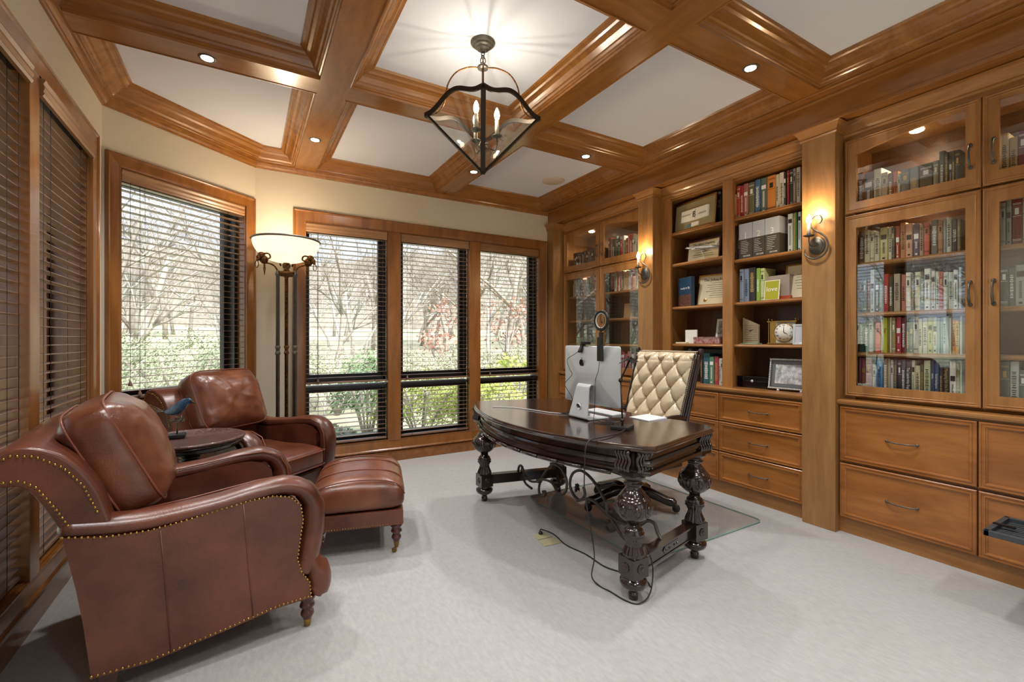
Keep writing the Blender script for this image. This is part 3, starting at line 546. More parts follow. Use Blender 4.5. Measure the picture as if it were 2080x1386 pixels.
def leg_turned(parent,x,y,h=.135,mt='cherry_leg',cast=False):
    pr=[(.024,h+.01),(.032,h),(.033,h-.012),(.022,h-.022),(.030,h-.034),(.032,h-.044),(.018,h-.056),(.026,h-.068),(.028,h-.080),(.019,h-.094),(.016,h-.104)]
    l=M().lathe(pr[::-1],(x,y,0),20).build('leg',mt,parent)
    if cast:
        M().lathe([(.006,.026),(.009,.028),(.012,.034),(.0165,h-.104),(.017,h-.098)],(x,y,0),16).build('caster_cup','dark_brass',l)
        k=M().lathe([(.0135,-.005),(.0148,-.003),(.0148,.003),(.0135,.005)],(x-.012,y-.004,.0148),18,axis='y'); k.tube([(x,y,.03),(x-.004,y-.004,.024),(x-.012,y-.010,.0148)],.003,6); k.build('caster','dark_brass',l)
    else: M().lathe([(.009,0),(.012,.002),(.0165,h-.104),(.0175,h-.100),(.017,h-.096)],(x,y,0),16).build('ferrule','brass',l)
    return l
SP=[(-.714,.105),(-.565,.095),(-.343,.118),(-.155,.142),(-.018,.142)]
TOPN=[(-.785,.600),(-.68,.575),(-.565,.567),(-.45,.578),(-.343,.594),(-.24,.606),(-.16,.607),(-.10,.590),(-.058,.545),(-.050,.480),(-.062,.40),(-.072,.32),(-.055,.26),(-.024,.21),(-.018,.142)]
def armchair(loc,rz,label,W=.80):
    # local: x forward, y left ; origin below the seat centre
    t=thing('armchair',label,'armchair',loc,rz,'leather armchairs'); ox=.40; H=W/2
    back_edge=[(-.714,.105),(-.735,.30),(-.752,.42),(-.785,.600)]
    outline=back_edge+TOPN[1:-1]+[(-.018,.142),(-.155,.142),(-.343,.118),(-.565,.095)]
    for s in (-1,1):
        a0=s*H; a1=s*(H-.13); lo,hi=min(a0,a1),max(a0,a1); om=a0-s*.004
        m=M(); m.prism([(x+ox,z) for x,z in outline],'y',om,a1,0); 
        # vertical seams on the outside
        for sx,dx,z1 in ((-.53,.03,.560),(-.27,.035,.598)):
            m.tube([(sx+ox,om,z1),(sx+dx*.5+ox,om,.35),(sx+dx+ox,om,.105+.022*(sx>-.3))],.0028,6)
        arm=m.build('arm','leather',t)
        m=M(); tube2(m,[(-.80+ox,.622),(-.68+ox,.602),(-.566+ox,.592),(-.45+ox,.597),(-.34+ox,.606),(-.22+ox,.625),(-.12+ox,.630),(-.045+ox,.603),(-.004+ox,.54),(.002+ox,.46),(-.010+ox,.37),(-.028+ox,.29),(-.05+ox,.25)],[.036,.036,.036,.036,.036,.037,.039,.044,.050,.052,.050,.046],.066,(a0+a1)/2,seg=20)
        m.build('arm_roll','leather',arm)
        m=M(); tube2(m,[(-.045+ox,.33),(-.005+ox,.275),(.020+ox,.22),(.024+ox,.17),(.005+ox,.135)],[.03,.045,.056,.055,.034],.064,(a0+a1)/2,seg=18); m.build('front_scroll','leather',arm)
        m=M(); nails(m,[(x+ox,z) for x,z in TOPN],om,side=s); nails(m,[(x+ox,z+.008) for x,z in SP],om,side=s); m.build('nailhead_trim','brass',arm)
        m=M(); m.tube([(x+ox,a1-s*.002,z+.0) for x,z in [(-.62,.61),(-.45,.62),(-.34,.632),(-.2,.648),(-.1,.65),(-.02,.62),(.018,.55),(.026,.47),(.02,.36)]],.004,6); m.build('welt','piping',arm)
    # seat deck
    M().box(-.62+ox,.0+ox,-H+.12,H-.12,.145,.30).build('seat_base','leather',t,bev=.02)
    c=pillow(.66,W-.262,.17,.42,.22,.010,3,crown=.02).build('seat_cushion','leather',t,loc=(-.275+ox,0,.385))
    m=M(); 
    for zz in (.05,-.05):
        m.tube([(x*.333*1.0,y*(W/2-.132),zz) for x,y in [(-1,-1),(-.5,-1),(0,-1),(.7,-1),(.95,-.95),(1,-.7),(1,0),(1,.7),(.95,.95),(.7,1),(0,1),(-1,1)]],.004,6)
    m.build('welt','piping',c)
    # back frame with rolled top
    wing=[(-.655,.585),(-.690,.72),(-.735,.81),(-.79,.872),(-.86,.905),(-.915,.903),(-.952,.878),(-.965,.838),(-.952,.803),(-.925,.787),(-.895,.785),(-.865,.765),(-.835,.715),(-.80,.64),(-.785,.60),(-.752,.42),(-.735,.30),(-.714,.105),(-.60,.105),(-.60,.45)]
    M().prism([(p.x+ox,p.y) for p in smooth_path(wing[:17],4)]+[(x+ox,z) for x,z in wing[17:]],'y',-H+.012,H-.012,0,True).build('back_frame','leather',t,bev=.012,seg=3)
    m=M()
    for s in (-1,1):
        nails(m,[(-.70+ox,.665),(-.735+ox,.76),(-.785+ox,.83),(-.85+ox,.875),(-.905+ox,.885),(-.938+ox,.862),(-.948+ox,.835)],s*(H-.011),side=s); nails(m,[(-.765+ox,.62),(-.80+ox,.695),(-.845+ox,.775),(-.88+ox,.802),(-.93+ox,.804)],s*(H-.011),side=s)
    m.build('nailhead_trim','brass',t)
    bc=pillow(.455,W-.235,.225,.62,.32,.014,9,nu=110,nv=54,crown=.045)
    tilt=Matrix.Translation((-.665+ox,0,.795))@Matrix.Rotation(math.radians(65),4,'Y')
    bc.xf(tilt); b=bc.build('back_cushion','leather_light',t)
    m=M()
    for zz in (.062,-.062):
        q=[]
        for k in range(48):
            a=2*PI*k/48; cb=math.cos(math.asin((abs(zz)/.1125)**(1/.62)))**.62*1.004; q.append((.235*cb*sgnp(math.cos(a),.32),(W-.235)/2*cb*sgnp(math.sin(a),.32),zz))
        m.tube([tilt@Vector(p) for p in q],.0048,6,closed=True)
    m.build('welt','piping',b)
    for s in (-1,1):
        leg_turned(t,-.012+ox-.01,s*(H-.05)); M().prism([(-.70+ox,0),(-.66+ox,0),(-.64+ox,.12),(-.70+ox,.12)],'y',s*(H-.07)-.02,s*(H-.07)+.02).build('leg','cherry_leg',t)
    return t
c6=math.radians(6.9)
armchair((-.181,2.469,0),c6,'brown leather armchair nearest the camera, seen from its nail-trimmed side')
armchair((.045,3.80,0),-math.radians(50),'brown leather armchair in the bay corner, facing the room',W=.77)
# ---------------------------------------------------------------- ottoman
def ottoman(loc,rz):
    t=thing('ottoman','brown leather footstool with domed top on caster legs, between armchairs and desk','footstool',loc,rz); w,d=.525,.63
    M().box(-w/2+.012,w/2-.012,-d/2+.012,d/2-.012,.17,.262).build('base','leather',t,bev=.008)
    c=M()
    def fn(u,v):
        a=2*PI*u; b=-PI/2+PI*v; cb=sgnp(math.cos(b),.34); x=w/2*cb*sgnp(math.cos(a),.22); y=d/2*cb*sgnp(math.sin(a),.22); z=.255+.075+.075*sgnp(math.sin(b),.5)
        if b>0: z+=.055*max(0,1-(2*x/w)**2)**.7*math.sin(b)
        return (x,y,z)
    c.grid(fn,72,32,0,True,cu=True); cu=c.build('cushion','leather_light',t)
    m=M()
    for yy in (-.285,-.12,.12,.285):
        pts=[]
        for k in range(25):
            x=-w/2+.004+(w-.008)*k/24; zz=.33+.075*max(0,1-(2*abs(x)/w)**9)**.5+.055*max(0,1-(2*x/w)**2)**.7+.001; pts.append((x,yy,zz-.004*(abs(yy)>.2)*4))
        m.tube(pts,.0038,6)
    m.build('welt','piping',cu)
    m=M(); e=.0135
    for s in (-1,1):
        nails(m,[(-w/2+.02,.182),(w/2-.02,.182)],s*(d/2-.012),side=s,sp=.0145,r=.0042)
    k=len(m.v); nails(m,[(-d/2+.02,.182),(d/2-.02,.182)],-(w/2-.012),side=-1,sp=.0145,r=.0042); nails(m,[(-d/2+.02,.182),(d/2-.02,.182)],(w/2-.012),side=1,sp=.0145,r=.0042); m.xf(Matrix.Rotation(PI/2,4,'Z'),k)
    m.build('nailhead_trim','brass',t)
    for x in (-1,1):
        for y in (-1,1): leg_turned(t,x*(w/2-.05),y*(d/2-.05),h=.168,cast=True)
ottoman((.628,2.962,0),-math.radians(14))
# ---------------------------------------------------------------- side table + bird
def side_table(x,y,h,r):
    t=thing('side_table','round black pedestal side table with carved wooden top between the two armchairs','side table',(x,y,0))
    M().lathe([(.001,h-.006),(r-.022,h-.006),(r-.02,h-.001),(r-.004,h),(r,h-.004),(r+.002,h-.010),(r-.004,h-.018),(.001,h-.018)],(0,0,0),64).build('tabletop',mat('carved_top','5a3a30',.42,coat=.4,bump=1.2,bscale=38,var=.3,vscale=20),t)
    M().lathe([(.001,h-.0175),(r-.008,h-.018),(r-.004,h-.026),(r-.014,h-.034),(r-.018,h-.046),(r-.034,h-.058),(r-.05,h-.062),(.001,h-.062)],(0,0,0),64).build('apron','black_gloss',t)
    pr=[(.001,.02),(.20,.02),(.20,.035),(.16,.05),(.06,.075),(.045,.09)]
    z=.10
    while z<h-.09: pr+=[(.036,z),(.05,z+.006),(.052,z+.012),(.036,z+.018)]; z+=.0195
    pr+=[(.05,h-.075),(.08,h-.0625),(.001,h-.0625)]
    M().lathe(pr,(0,0,0),36).build('pedestal','black_gloss',t)
    for k in range(4):
        a=PI/4+k*PI/2; M().ball((.15*math.cos(a),.15*math.sin(a),.014),.014,10).build('foot','black_gloss',t)
side_table(-.272,3.19,.69,.275)
def bird(x,y,z):
    t=thing('bird_sculpture','blue bird figurine with wire tail on a wire nest stand, on the side table','sculpture',(x,y,z),0); t.scale=(.9,.9,.9)
    M().box(-.045,.045,-.045,.045,0,.02).build('base','black',t,bev=.002)
    m=M().tube([(0,0,.018),(.002,0,.06),(-.001,0,.10)],.005,8); rg=random.Random(2)
    for k in range(16):
        a=rg.uniform(0,2*PI); b=a+rg.uniform(1.5,2.8); r=.042
        m.tube(smooth_path([(r*math.cos(a),r*math.sin(a),.10+rg.uniform(-.02,.03)),(.02*math.cos((a+b)/2),.02*math.sin((a+b)/2),.11),(r*math.cos(b),r*math.sin(b),.10+rg.uniform(-.02,.035))],4),.0026,5)
    m.build('nest','iron',t)
    # camera-right direction is the way the bird faces
    f=Vector((.862,-.507,0)); R=Matrix.Translation((0,0,0))@Matrix.Rotation(math.atan2(f.y,f.x),4,'Z')
    b=M(); prof=[(-.085,.162,.004),(-.07,.160,.012),(-.045,.163,.024),(-.02,.172,.034),(.005,.184,.040),(.03,.197,.041),(.052,.212,.034),(.066,.224,.026),(.080,.230,.020),(.093,.228,.012),(.098,.226,.003)]
    rr=[[(px,q*.55*math.cos(2*PI*k/16),pz+q*math.sin(2*PI*k/16)) for k in range(16)] for px,pz,q in prof]
    b.rings(rr,0,True); b.xf(R); bo=b.build('body',mat('blue_glaze','2f5a80',.35,coat=.4,var=.6,vscale=40,col2='12202e'),t)
    b=M(); b.rings([[(px,q*math.cos(2*PI*k/8),pz+q*math.sin(2*PI*k/8)) for k in range(8)] for px,pz,q in [(.09,.228,.010),(.105,.222,.006),(.122,.212,.0015)]],0,True).xf(R); b.build('beak','bronze',t)
    b=M()
    for k in range(5): b.tube([(.06+.008*k,0,.245),(.055+.008*k,0,.262+.004*(k%2))],.002,5)
    b.xf(R); b.build('crest','bronze',t)
    b=M()
    for k,(ex,ey,ez) in enumerate([(-.235,.02,.215),(-.24,.01,.198),(-.245,0,.182),(-.24,-.01,.165),(-.235,-.02,.148),(-.30,-.01,.128)]):
        b.tube([(-.08,0,.162),((-.08+ex)/2,ey*.5,(.162+ez)/2+.006),(ex,ey,ez)],.0016,5)
    b.tube(smooth_path([(-.235,.02,.215),(-.25,.005,.20),(-.252,0,.18),(-.245,-.01,.16),(-.235,-.02,.148)],4),.0016,5)
    b.xf(R); b.build('tail','iron',t)
    b=M().tube([(0,-.008,.12),(0,-.01,.16)],.0022,5).tube([(.004,.008,.12),(.004,.01,.16)],.0022,5); b.xf(R); b.build('legs','iron',t)
bird(-.335,3.225,.69)
# ---------------------------------------------------------------- torchiere floor lamp
def floor_lamp(x,y):
    t=thing('floor_lamp','tall bronze torchiere lamp with glowing bowl and rams heads behind the bay armchair','floor lamp',(x,y,0)); 
    M().lathe([(.001,0),(.17,0),(.175,.012),(.165,.025),(.12,.035),(.05,.045),(.03,.06),(.001,.06)],(0,0,0),36).build('base','gilt',t)
    R=.075; ca=math.radians(86)-PI/2
    for k in range(3):
        a=ca+PI/2+k*2*PI/3+PI/2*0; px,py=R*math.cos(a),R*math.sin(a)
        p=M().lathe([(.015,.05),(.015,1.78),(.020,1.785),(.020,1.80),(.010,1.83)],(px,py,0),12); p.lathe([(.015,1.12),(.022,1.13),(.017,1.15),(.012,1.16),(.017,1.17),(.022,1.19),(.015,1.20)],(px,py,0),12); p=p.build('pole','iron' if k else 'gilt',t)
        d=Vector((math.cos(a),math.sin(a),0)); h=M(); h.tube(smooth_path([(px,py,1.82),(px+d.x*.03,py+d.y*.03,1.86),(px+d.x*.075,py+d.y*.075,1.875),(px+d.x*.11,py+d.y*.11,1.872)],5),.007,8); h.build('bracket','gilt',p)
        q=M(); c=d*.16; b0=Vector((px,py,0)); 
        q.ball((px+d.x*.115,py+d.y*.115,1.90),.034,12,sc=(1,1,1.05)); q.ball((px+d.x*.135,py+d.y*.135,1.93),.03,12); q.ball((px+d.x*.158,py+d.y*.158,1.908),.019,10,sc=(1,1,1.3)); q.ball((px+d.x*.165,py+d.y*.165,1.892),.013,8)
        n=Vector((-d.y,d.x,0))
        for s in (-1,1): q.tube(smooth_path([tuple(b0+d*.125+n*s*.02+Vector((0,0,1.945))),tuple(b0+d*.10+n*s*.045+Vector((0,0,1.945))),tuple(b0+d*.09+n*s*.05+Vector((0,0,1.915))),tuple(b0+d*.115+n*s*.045+Vector((0,0,1.90)))],5),.007,7)
        q.v=[(a*1.0+d.x*.0,b,c) for a,b,c in q.v]; q.build('ram_head','gilt',p)
        q=M(); rc=b0+d*.172+Vector((0,0,1.855)); q.tube([tuple(rc+(n*math.cos(w)+Vector((0,0,1))*math.sin(w))*.027) for w in [2*PI*i/20 for i in range(20)]],.0035,6,closed=True); q.build('ring','gilt',p)
        M().lathe([(.002,1.775),(.006,1.80),(.010,1.83),(.006,1.845),(.010,1.855),(.004,1.865)],(px+d.x*.11,py+d.y*.11,0),10).build('drop','gilt',p)
    m=M()
    for zz in (1.79,.18): m.lathe([(R-.006,zz),(R+.006,zz),(R+.006,zz+.028),(R-.006,zz+.028),(R-.006,zz)],(0,0,0),30)
    m.lathe([(.001,1.79),(.02,1.79),(.024,1.83),(.014,1.86),(.022,1.885),(.03,1.90),(.001,1.90)],(0,0,0),20); m.build('collar','gilt',t)
    rb=.258; z0=1.895; pr=[]
    for k in range(15):
        f=k/14; pr.append((max(.012,rb*math.sin(f*PI/2)**.9),z0+.185*(1-math.cos(f*PI/2))**.95))
    inner=[(max(.008,r-.005),z+.005) for r,z in pr[::-1]]
    b=M().lathe(pr+inner,(0,0,0),56).build('bowl',mat('alabaster','f6ecd6',.5,var=.25,vscale=9,col2='dcc090',emit='ffe6c0',es=1.0),t)
    M().lathe([(rb-.008,z0+.182),(rb+.004,z0+.180),(rb+.012,z0+.188),(rb+.004,z0+.197),(rb-.008,z0+.194),(rb-.008,z0+.182)],(0,0,0),56).build('rim','iron',t)
    m=M().lathe([(.001,.0),(.03,.01),(.034,.05),(.02,.09),(.001,.095)],(0,0,z0+.04),16).build('bulb','bulb',t)
    L=bpy.data.lights.new('bulb_glow','POINT'); L.energy=8; L.shadow_soft_size=.06; L.color=(1,.88,.70); lo=bpy.data.objects.new('bulb_glow',L); COL.objects.link(lo); lo.location=(x,y,z0+.22)
floor_lamp(.305,4.286)
# ---------------------------------------------------------------- executive desk
def offset_poly(P,d):
    n=len(P); out=[]
    for i in range(n):
        a=Vector(P[i])-Vector(P[i-1]); b=Vector(P[(i+1)%n])-Vector(P[i]); a.normalize(); b.normalize()
        na,nb=Vector((-a.y,a.x)),Vector((-b.y,b.x)); m=na+nb; m.normalize(); k=d/max(m.dot(na),.3); out.append((P[i][0]+m.x*k,P[i][1]+m.y*k))
    return out
def desk():
    OX,OY=1.90,2.38; t=thing('desk','large dark carved writing desk with bow front and turned legs, in front of the bookcases','desk',(OX,OY,0)); hz=.757
    hl=.925; hb=.745
    # CCW outline, x toward the chair positive, front (toward the window wall side) bowed to -x
    out=[]; n=24
    for i in range(n+1):
        y=hl-.04-(2*hl-.08)*i/n; f=1-(y/(hl-.04))**2; out.append((1.572-OX-.245*f,y))
    out=[(1.62-OX,hl)]+out+[(1.62-OX,-hl)]
    bx=2.31-OX
    out+=[(bx-.05,-hb-.015),(bx,-hb+.045),(bx,-hb+.25),(bx-.035,-hb+.33)]
    out+=[(bx-.045,0),(bx-.035,hb-.33),(bx,hb-.25),(bx,hb-.045),(bx-.05,hb+.015)]
    def slab(m,pr,mi=0):
        rr=[[(x,y,z) for x,y in offset_poly(out,o)] for o,z in pr]; m.rings(rr,mi,False); return m
    slab(M(),[(.012,hz-.030),(.004,hz-.026),(.0,hz-.020),(.002,hz-.012),(.008,hz-.010),(.008,hz-.004),(.012,hz-.001),(.016,hz)]).build('tabletop','desk_wood',t)
    slab(M(),[(.05,hz-.150),(.05,hz-.142),(.042,hz-.136),(.042,hz-.126),(.056,hz-.122),(.056,hz-.112),(.046,hz-.104),(.044,hz-.088),(.050,hz-.078),(.058,hz-.074),(.058,hz-.048),(.046,hz-.044),(.034,hz-.038),(.028,hz-.029)]).build('apron','desk_x',t)
    # thumb mouldings along the lower bow
    m=M(); bow=offset_poly(out,.040)[1:26]
    for i in range(2,22,2):
        a,b=bow[i],bow[i+2]; q=[(a[0]+(b[0]-a[0])*f,a[1]+(b[1]-a[1])*f,hz-.152) for f in (.03,.5,.97)]; m.tube(q,.011,8)
    m.build('gadroon','desk_x',t)
    legs=[(1.618,-.782),(1.605,.775),(2.225,-.66),(2.225,.66)]
    for (lx,ly) in legs:
        x,y=lx-OX,ly; m=M(); s=.05; sy=1 if ly>0 else -1
        pr=[(.022,0),(.024,.03),(.020,.034),(.020,.040),(.034,.052),(.058,.066),(.066,.082),(.064,.096),(.050,.104),(.046,.110),(.050,.116)]
        lg=m.lathe(pr,(x,y,0),28).box(x-s,x+s,y-s,y+s,.115,.208).build('leg','desk_leg',t)
        v=M(); v.lathe([(.050,.208),(.052,.214,.05),(.050,.225,.09),(.038,.255,.08),(.034,.275,.07),(.044,.296,.06),(.050,.304,.10),(.046,.310,.05),(.052,.314),(.052,.322),(.044,.328),(.046,.336),(.042,.342),(.030,.352),(.028,.375)],(x,y,0),64,flute=16); v.build('vase','desk_leg',lg)
        g=M(); g.lathe([(.028,.372),(.052,.384),(.072,.402),(.084,.428),(.088,.452),(.083,.478),(.070,.496),(.062,.500),(.060,.508),(.046,.524),(.036,.538),(.036,.548),(.046,.554),(.047,.560),(.036,.566),(.038,.574),(.056,.586),(.060,.594),(.060,.607)],(x,y,0),36)
        for k in range(8):
            a=2*PI*k/8+.2; c=(x+.083*math.cos(a),y+.083*math.sin(a),.446); nn=Vector((math.cos(a),math.sin(a),-.05)).normalized(); tt=Vector((-nn.y,nn.x,0)); up=nn.cross(tt)
            g.tube([tuple(Vector(c)+tt*.021*math.cos(w)+Vector((0,0,1))*.034*math.sin(w)-nn*.006*abs(math.sin(w))) for w in [2*PI*i/16 for i in range(16)]],.005,6,closed=True)
            g.ball(tuple(Vector(c)+nn*.0),.015,8,sc=(.9,.9,1.5))
        g.build('carved_ball','desk_leg',lg)
        g=M()
        for dx,dy in ((-1,0),(1,0),(0,-1),(0,1)):
            c=Vector((x+dx*s,y+dy*s,.162)); ax='x' if dx else 'y'; sg=(dx+dy)
            g.lathe([(.022,0),(.022,.004*sg),(.018,.006*sg),(.014,.002*sg),(.009,.004*sg),(.007,.009*sg),(.001,.010*sg)],c,20,axis=ax)
        g.build('rosette','desk_leg',lg)
        # corner block with corbel carving
        c=M(); b=.062; c.box(x-b,x+b,y-b,y+b,.606,.628).box(x-b+.004,x+b-.004,y-b+.004,y+b-.004,.625,.728)
        for k in range(5):
            o=-.040+.020*k
            for (fx,fy,ux,uy) in ((-1,0,0,1),(0,sy,1,0)) if lx<2 else ((1,0,0,1),(0,sy,1,0)):
                q=[Vector((x+fx*(b+e)+ux*o,y+fy*(b+e)+uy*o,zz)) for e,zz in ((.012,.722),(.016,.712),(.008,.700),(.002,.685),(.004,.668),(.012,.655),(.016,.643),(.008,.632))]
                c.tube(smooth_path(q,3),.0085,7); c.ball(tuple(q[0]+Vector((0,0,-.002))),.010,8)
        c.build('corner_block','desk_leg',t)
    for sy in (-1,1):
        a=Vector((1.61-OX+.05,sy*.778,.163)); b=Vector((2.225-OX-.05,sy*.66,.163)); d=(b-a); L=d.length; ang=math.atan2(d.y,d.x)
        m=M().box(0,L,-.022,.022,-.034,.034).box(0,L,-.03,.03,.026,.036).box(0,L,-.026,.026,-.036,-.028).prism([(L*.36,0),(L*.40,.020),(L*.66,.020),(L*.70,0),(L*.66,-.020),(L*.40,-.020)],'y',-.026,.026)
        for f in (.42,.48,.58,.64):
            for s2 in (-1,1): m.ball((L*f,s2*.026,0),.006,8)
        m.xf(Matrix.Translation(a)@Matrix.Rotation(ang,4,'Z')); m.build('stretcher','desk_x',t)
    # wrought iron scrollwork between the stretchers
    F=dict(b=[(3.135,.16),(3.11,.235),(3.068,.243),(3.02,.187),(2.943,.162),(2.855,.182)],a=[(3.10,.235),(3.108,.173),(3.052,.112),(2.96,.096)],
    c=[(2.675,.36),(2.77,.275),(2.84,.186),(2.862,.116),(2.84,.074),(2.784,.091),(2.777,.124),(2.812,.114)],d=[(2.84,.186),(2.77,.22),(2.662,.226),(2.598,.183),(2.536,.179),(2.494,.221),(2.488,.288),(2.536,.349),(2.611,.368),(2.675,.36)],
    e=[(2.339,.285),(2.323,.235),(2.372,.185),(2.441,.2),(2.482,.26),(2.452,.34),(2.372,.382),(2.285,.369),(2.203,.324),(2.134,.258),(2.077,.191),(2.04,.159),(2.045,.111),(2.086,.085),(2.124,.097),(2.124,.13),(2.09,.143)],
    f=[(2.372,.185),(2.264,.231),(2.183,.229),(2.086,.201),(1.995,.181),(1.90,.19),(1.827,.215),(1.767,.262),(1.715,.262),(1.692,.22),(1.655,.18)],g=[(2.03,.287),(2.086,.262),(2.077,.201),(2.012,.149),(1.95,.105),(1.86,.10),(1.80,.114),(1.73,.146),(1.69,.19)])
    for k,p in F.items():
        M().tube([(1.905-OX+(.02 if k in 'ace' else -.02)*0.6,y-OY,z) for y,z,_ in smooth_path([(a,b,0) for a,b in p],5)],.0095,8).build('iron_scroll','iron',t)
    for yy,zz in ((2.60,.265),(2.39,.265)):
        m=M(); rg=random.Random(int(yy*100))
        for k in range(26):
            a=rg.uniform(0,2*PI); b=rg.uniform(-.9,.9); q=Vector((math.cos(a)*math.cos(b)*.5,math.cos(b)*math.sin(a)*.6,math.sin(b)*1.2)); p=Vector((1.905-OX,yy-OY,zz)); m.tube([tuple(p),tuple(p+q*.022),tuple(p+q*.036+Vector((0,0,-.006)))],[.006,.007,.002],5)
        m.build('iron_flower',mat('rust','3a2a20',.6,.5,var=.5,vscale=60),t)
    for yy,zz in ((2.84,.19),(2.085,.205)):
        M().box(-.02+1.905-OX,.02+1.905-OX,yy-.012-OY,yy+.012-OY,zz-.012,zz+.012).build('iron_band','iron',t)
    return t
desk()
DZ=.7575
# ---------------------------------------------------------------- floor mat
def rrect(x0,x1,y0,y1,r,n=6):
    P=[]
    for cx,cy,a in ((x1-r,y1-r,0),(x0+r,y1-r,1),(x0+r,y0+r,2),(x1-r,y0+r,3)):
        for i in range(n+1): w=(a+i/n)*PI/2; P.append((cx+r*math.cos(w),cy+r*math.sin(w)))
    return P
t=thing('floor_mat','clear glass chair mat with rounded corners on the carpet under the desk chair','floor mat',(2.5,2.43,0))
M().prism(rrect(-.57,.57,-.61,.61,.06),'z',.004,.010).build('sheet','mat_glass',t)
m=M(); P=rrect(-.57,.57,-.61,.61,.06); m.tube([(x,y,.007) for x,y in P],.0034,6,closed=True); m.build('edge','glass_edge',t)
# ---------------------------------------------------------------- desk chair
def desk_chair(loc,rz):
    # local: faces -x
    t=thing('desk_chair','cream button-tufted leather swivel chair with carved dark frame, behind the desk','chair',loc,rz)
    for k in range(5):
        a=2*PI*k/5+.35; R=Matrix.Rotation(a,4,'Z'); m=M(); z0=.012
        P=smooth_path([(.03,0,.135),(.12,0,.145),(.21,0,.118),(.28,0,.092),(.315,0,.088),(.335,0,.070)],5); n=len(P); rr=[]
        for i,p in enumerate(P):
            f=i/(n-1); w=.037-.010*f+(.008 if f>.85 else 0); h=.036-.012*f
            rr.append([(p.x,-w,p.z-h),(p.x,-w*.8,p.z+h*.6),(p.x,0,p.z+h),(p.x,w*.8,p.z+h*.6),(p.x,w,p.z-h),(p.x,0,p.z-h*.8)])
        m.rings(rr,0,True); l=m.xf(R).build('leg','desk_leg',t)
        w=M().lathe([(.001,-.012),(.022,-.012),(.0275,-.008),(.0275,.008),(.022,.012),(.001,.012)],(.33,.012,.0275+z0),18,axis='y').tube([(.32,0,.08),(.325,.006,.062),(.33,.012,.04)],.005,6)
        w.xf(R).build('caster','black',l)
    M().lathe([(.001,.10),(.05,.10),(.055,.13),(.04,.17),(.03,.20),(.028,.36),(.06,.37),(.06,.385),(.001,.385)],(0,0,0),24).build('column','desk_leg',t)
    m=M().box(-.29,.25,-.28,.28,.335,.40).box(-.295,.25,-.285,.285,.40,.43); m.build('seat_frame','desk_leg',t,bev=.01)
    pillow(.54,.54,.12,.5,.3,.006,1,crown=.02).build('seat','tan_leather',t,loc=(-.01,0,.485))
    # tufted back: local plane u across (y), v up, leaning back toward +x
    Wd,Hh=.54,.66; bz=.53; lean=math.radians(17.5)
    def place(u,v,h): # h = toward sitter (-x)
        return (.215+v*math.sin(lean)-h*math.cos(lean),u,bz+v*math.cos(lean)+h*math.sin(lean)*-.3)
    pu,pv=.070,.098; V0=Hh-.085
    def tuft(u,v):
        a=(u/pu+v/pv); b=(u/pu-v/pv); k=(abs(math.sin(PI*a/1.0*.5+PI*.25*0))*abs(math.sin(PI*b*.5)))
        return k
    def fn(i,j):
        u=-Wd/2+Wd*i; v=Hh*j; e=min(1,min(i,1-i)*9)**.5*min(1,(1-j)*9+.0)**.5
        e=max(e,0)
        a=(u/pu+(v-V0)/pv)*.5; b=(u/pu-(v-V0)/pv)*.5; sa,sb=abs(math.sin(PI*a)),abs(math.sin(PI*b)); k=(sa*sb)**.28; c=min(sa,sb)**.38; k-=.35*math.exp(-(sa*sa+sb*sb)*7)
        h=.010+.075*e*(.25+.75*(.6*k+.4*c))
        if j>.90: h+=.018*math.sin((j-.90)/.10*PI)
        wd=1+.06*(j-.5)
        return place(u*wd,v,h)
    m=M().grid(fn,109,133,0,True); m.build('backrest','tan_leather',t)
    m=M()
    for i in range(-6,7):
        for j in range(-6,2):
            if (i+j)%2==0:
                u=i*pu; v=V0+j*pv
                if abs(u)<Wd/2-.02 and .02<v<Hh-.03: m.ball(place(u*(1+.06*(v/Hh-.5)),v,.030),.009,8)
    m.build('buttons','tan_leather',t)
    # back shell and carved side rails
    m=M(); m.grid(lambda i,j: place((-Wd/2+Wd*i)*1.02,Hh*j,-.02-.02*math.sin(PI*i)),9,9,0,True); m.grid(lambda i,j: place((-Wd/2+Wd*i)*1.02,Hh*1.0,-.03+.06*j),9,3,0,True); m.build('back_shell','tan_leather',t)
    for s in (-1,1):
        for k,off in enumerate((0,.016,.032)):
            m=M() if k==0 else m
            m.tube([place(s*(Wd/2*(1+.06*(v-.5))+.012+(.010 if k==1 else 0)),v*Hh,.020-off) for v in [q/10 for q in range(-1,11)]],.0095,7)
        m.tube([place(s*(Wd/2+.02),v*Hh,-.02) for v in [q/10 for q in range(-1,11)]],.016,8)
        r=m.build('side_rail','desk_leg',t)
        m=M(); c=place(s*(Wd/2+.034),Hh+.002,.0); m.ball(c,.026,12,sc=(1,.6,1)); m.tube([(c[0]+.018*math.cos(w)*f,c[1]+s*.012,c[2]+.018*math.sin(w)*f) for w,f in [(i*.5,1-i/26) for i in range(22)]],.005,6); m.build('finial','desk_leg',r)
        m=M(); 
        for q in range(46): m.ball(place(s*(Wd/2*(1+.06*(q/45-.5))+.001),Hh*(.01+.98*q/45),.034),.0045,6)
        m.build('nailhead_trim','bronze',r)
        a=place(s*(Wd/2+.015),.17*Hh+.05,.0); m=M()
        m.tube(smooth_path([a,(a[0]-.12,s*.305,.705),(a[0]-.24,s*.315,.70),(a[0]-.36,s*.315,.685),(a[0]-.40,s*.31,.66),(a[0]-.37,s*.30,.60),(a[0]-.33,s*.275,.50),(a[0]-.33,s*.265,.43)],5),.019,10); m.build('armrest','desk_leg',t)
        m=M()
        for q in range(7): m.tube([place(s*(Wd/2+.008+.005*q/2),-.02,.03-.008*q),place(s*(Wd/2+.008+.005*q/2),.10,.03-.008*q)],.006,6)
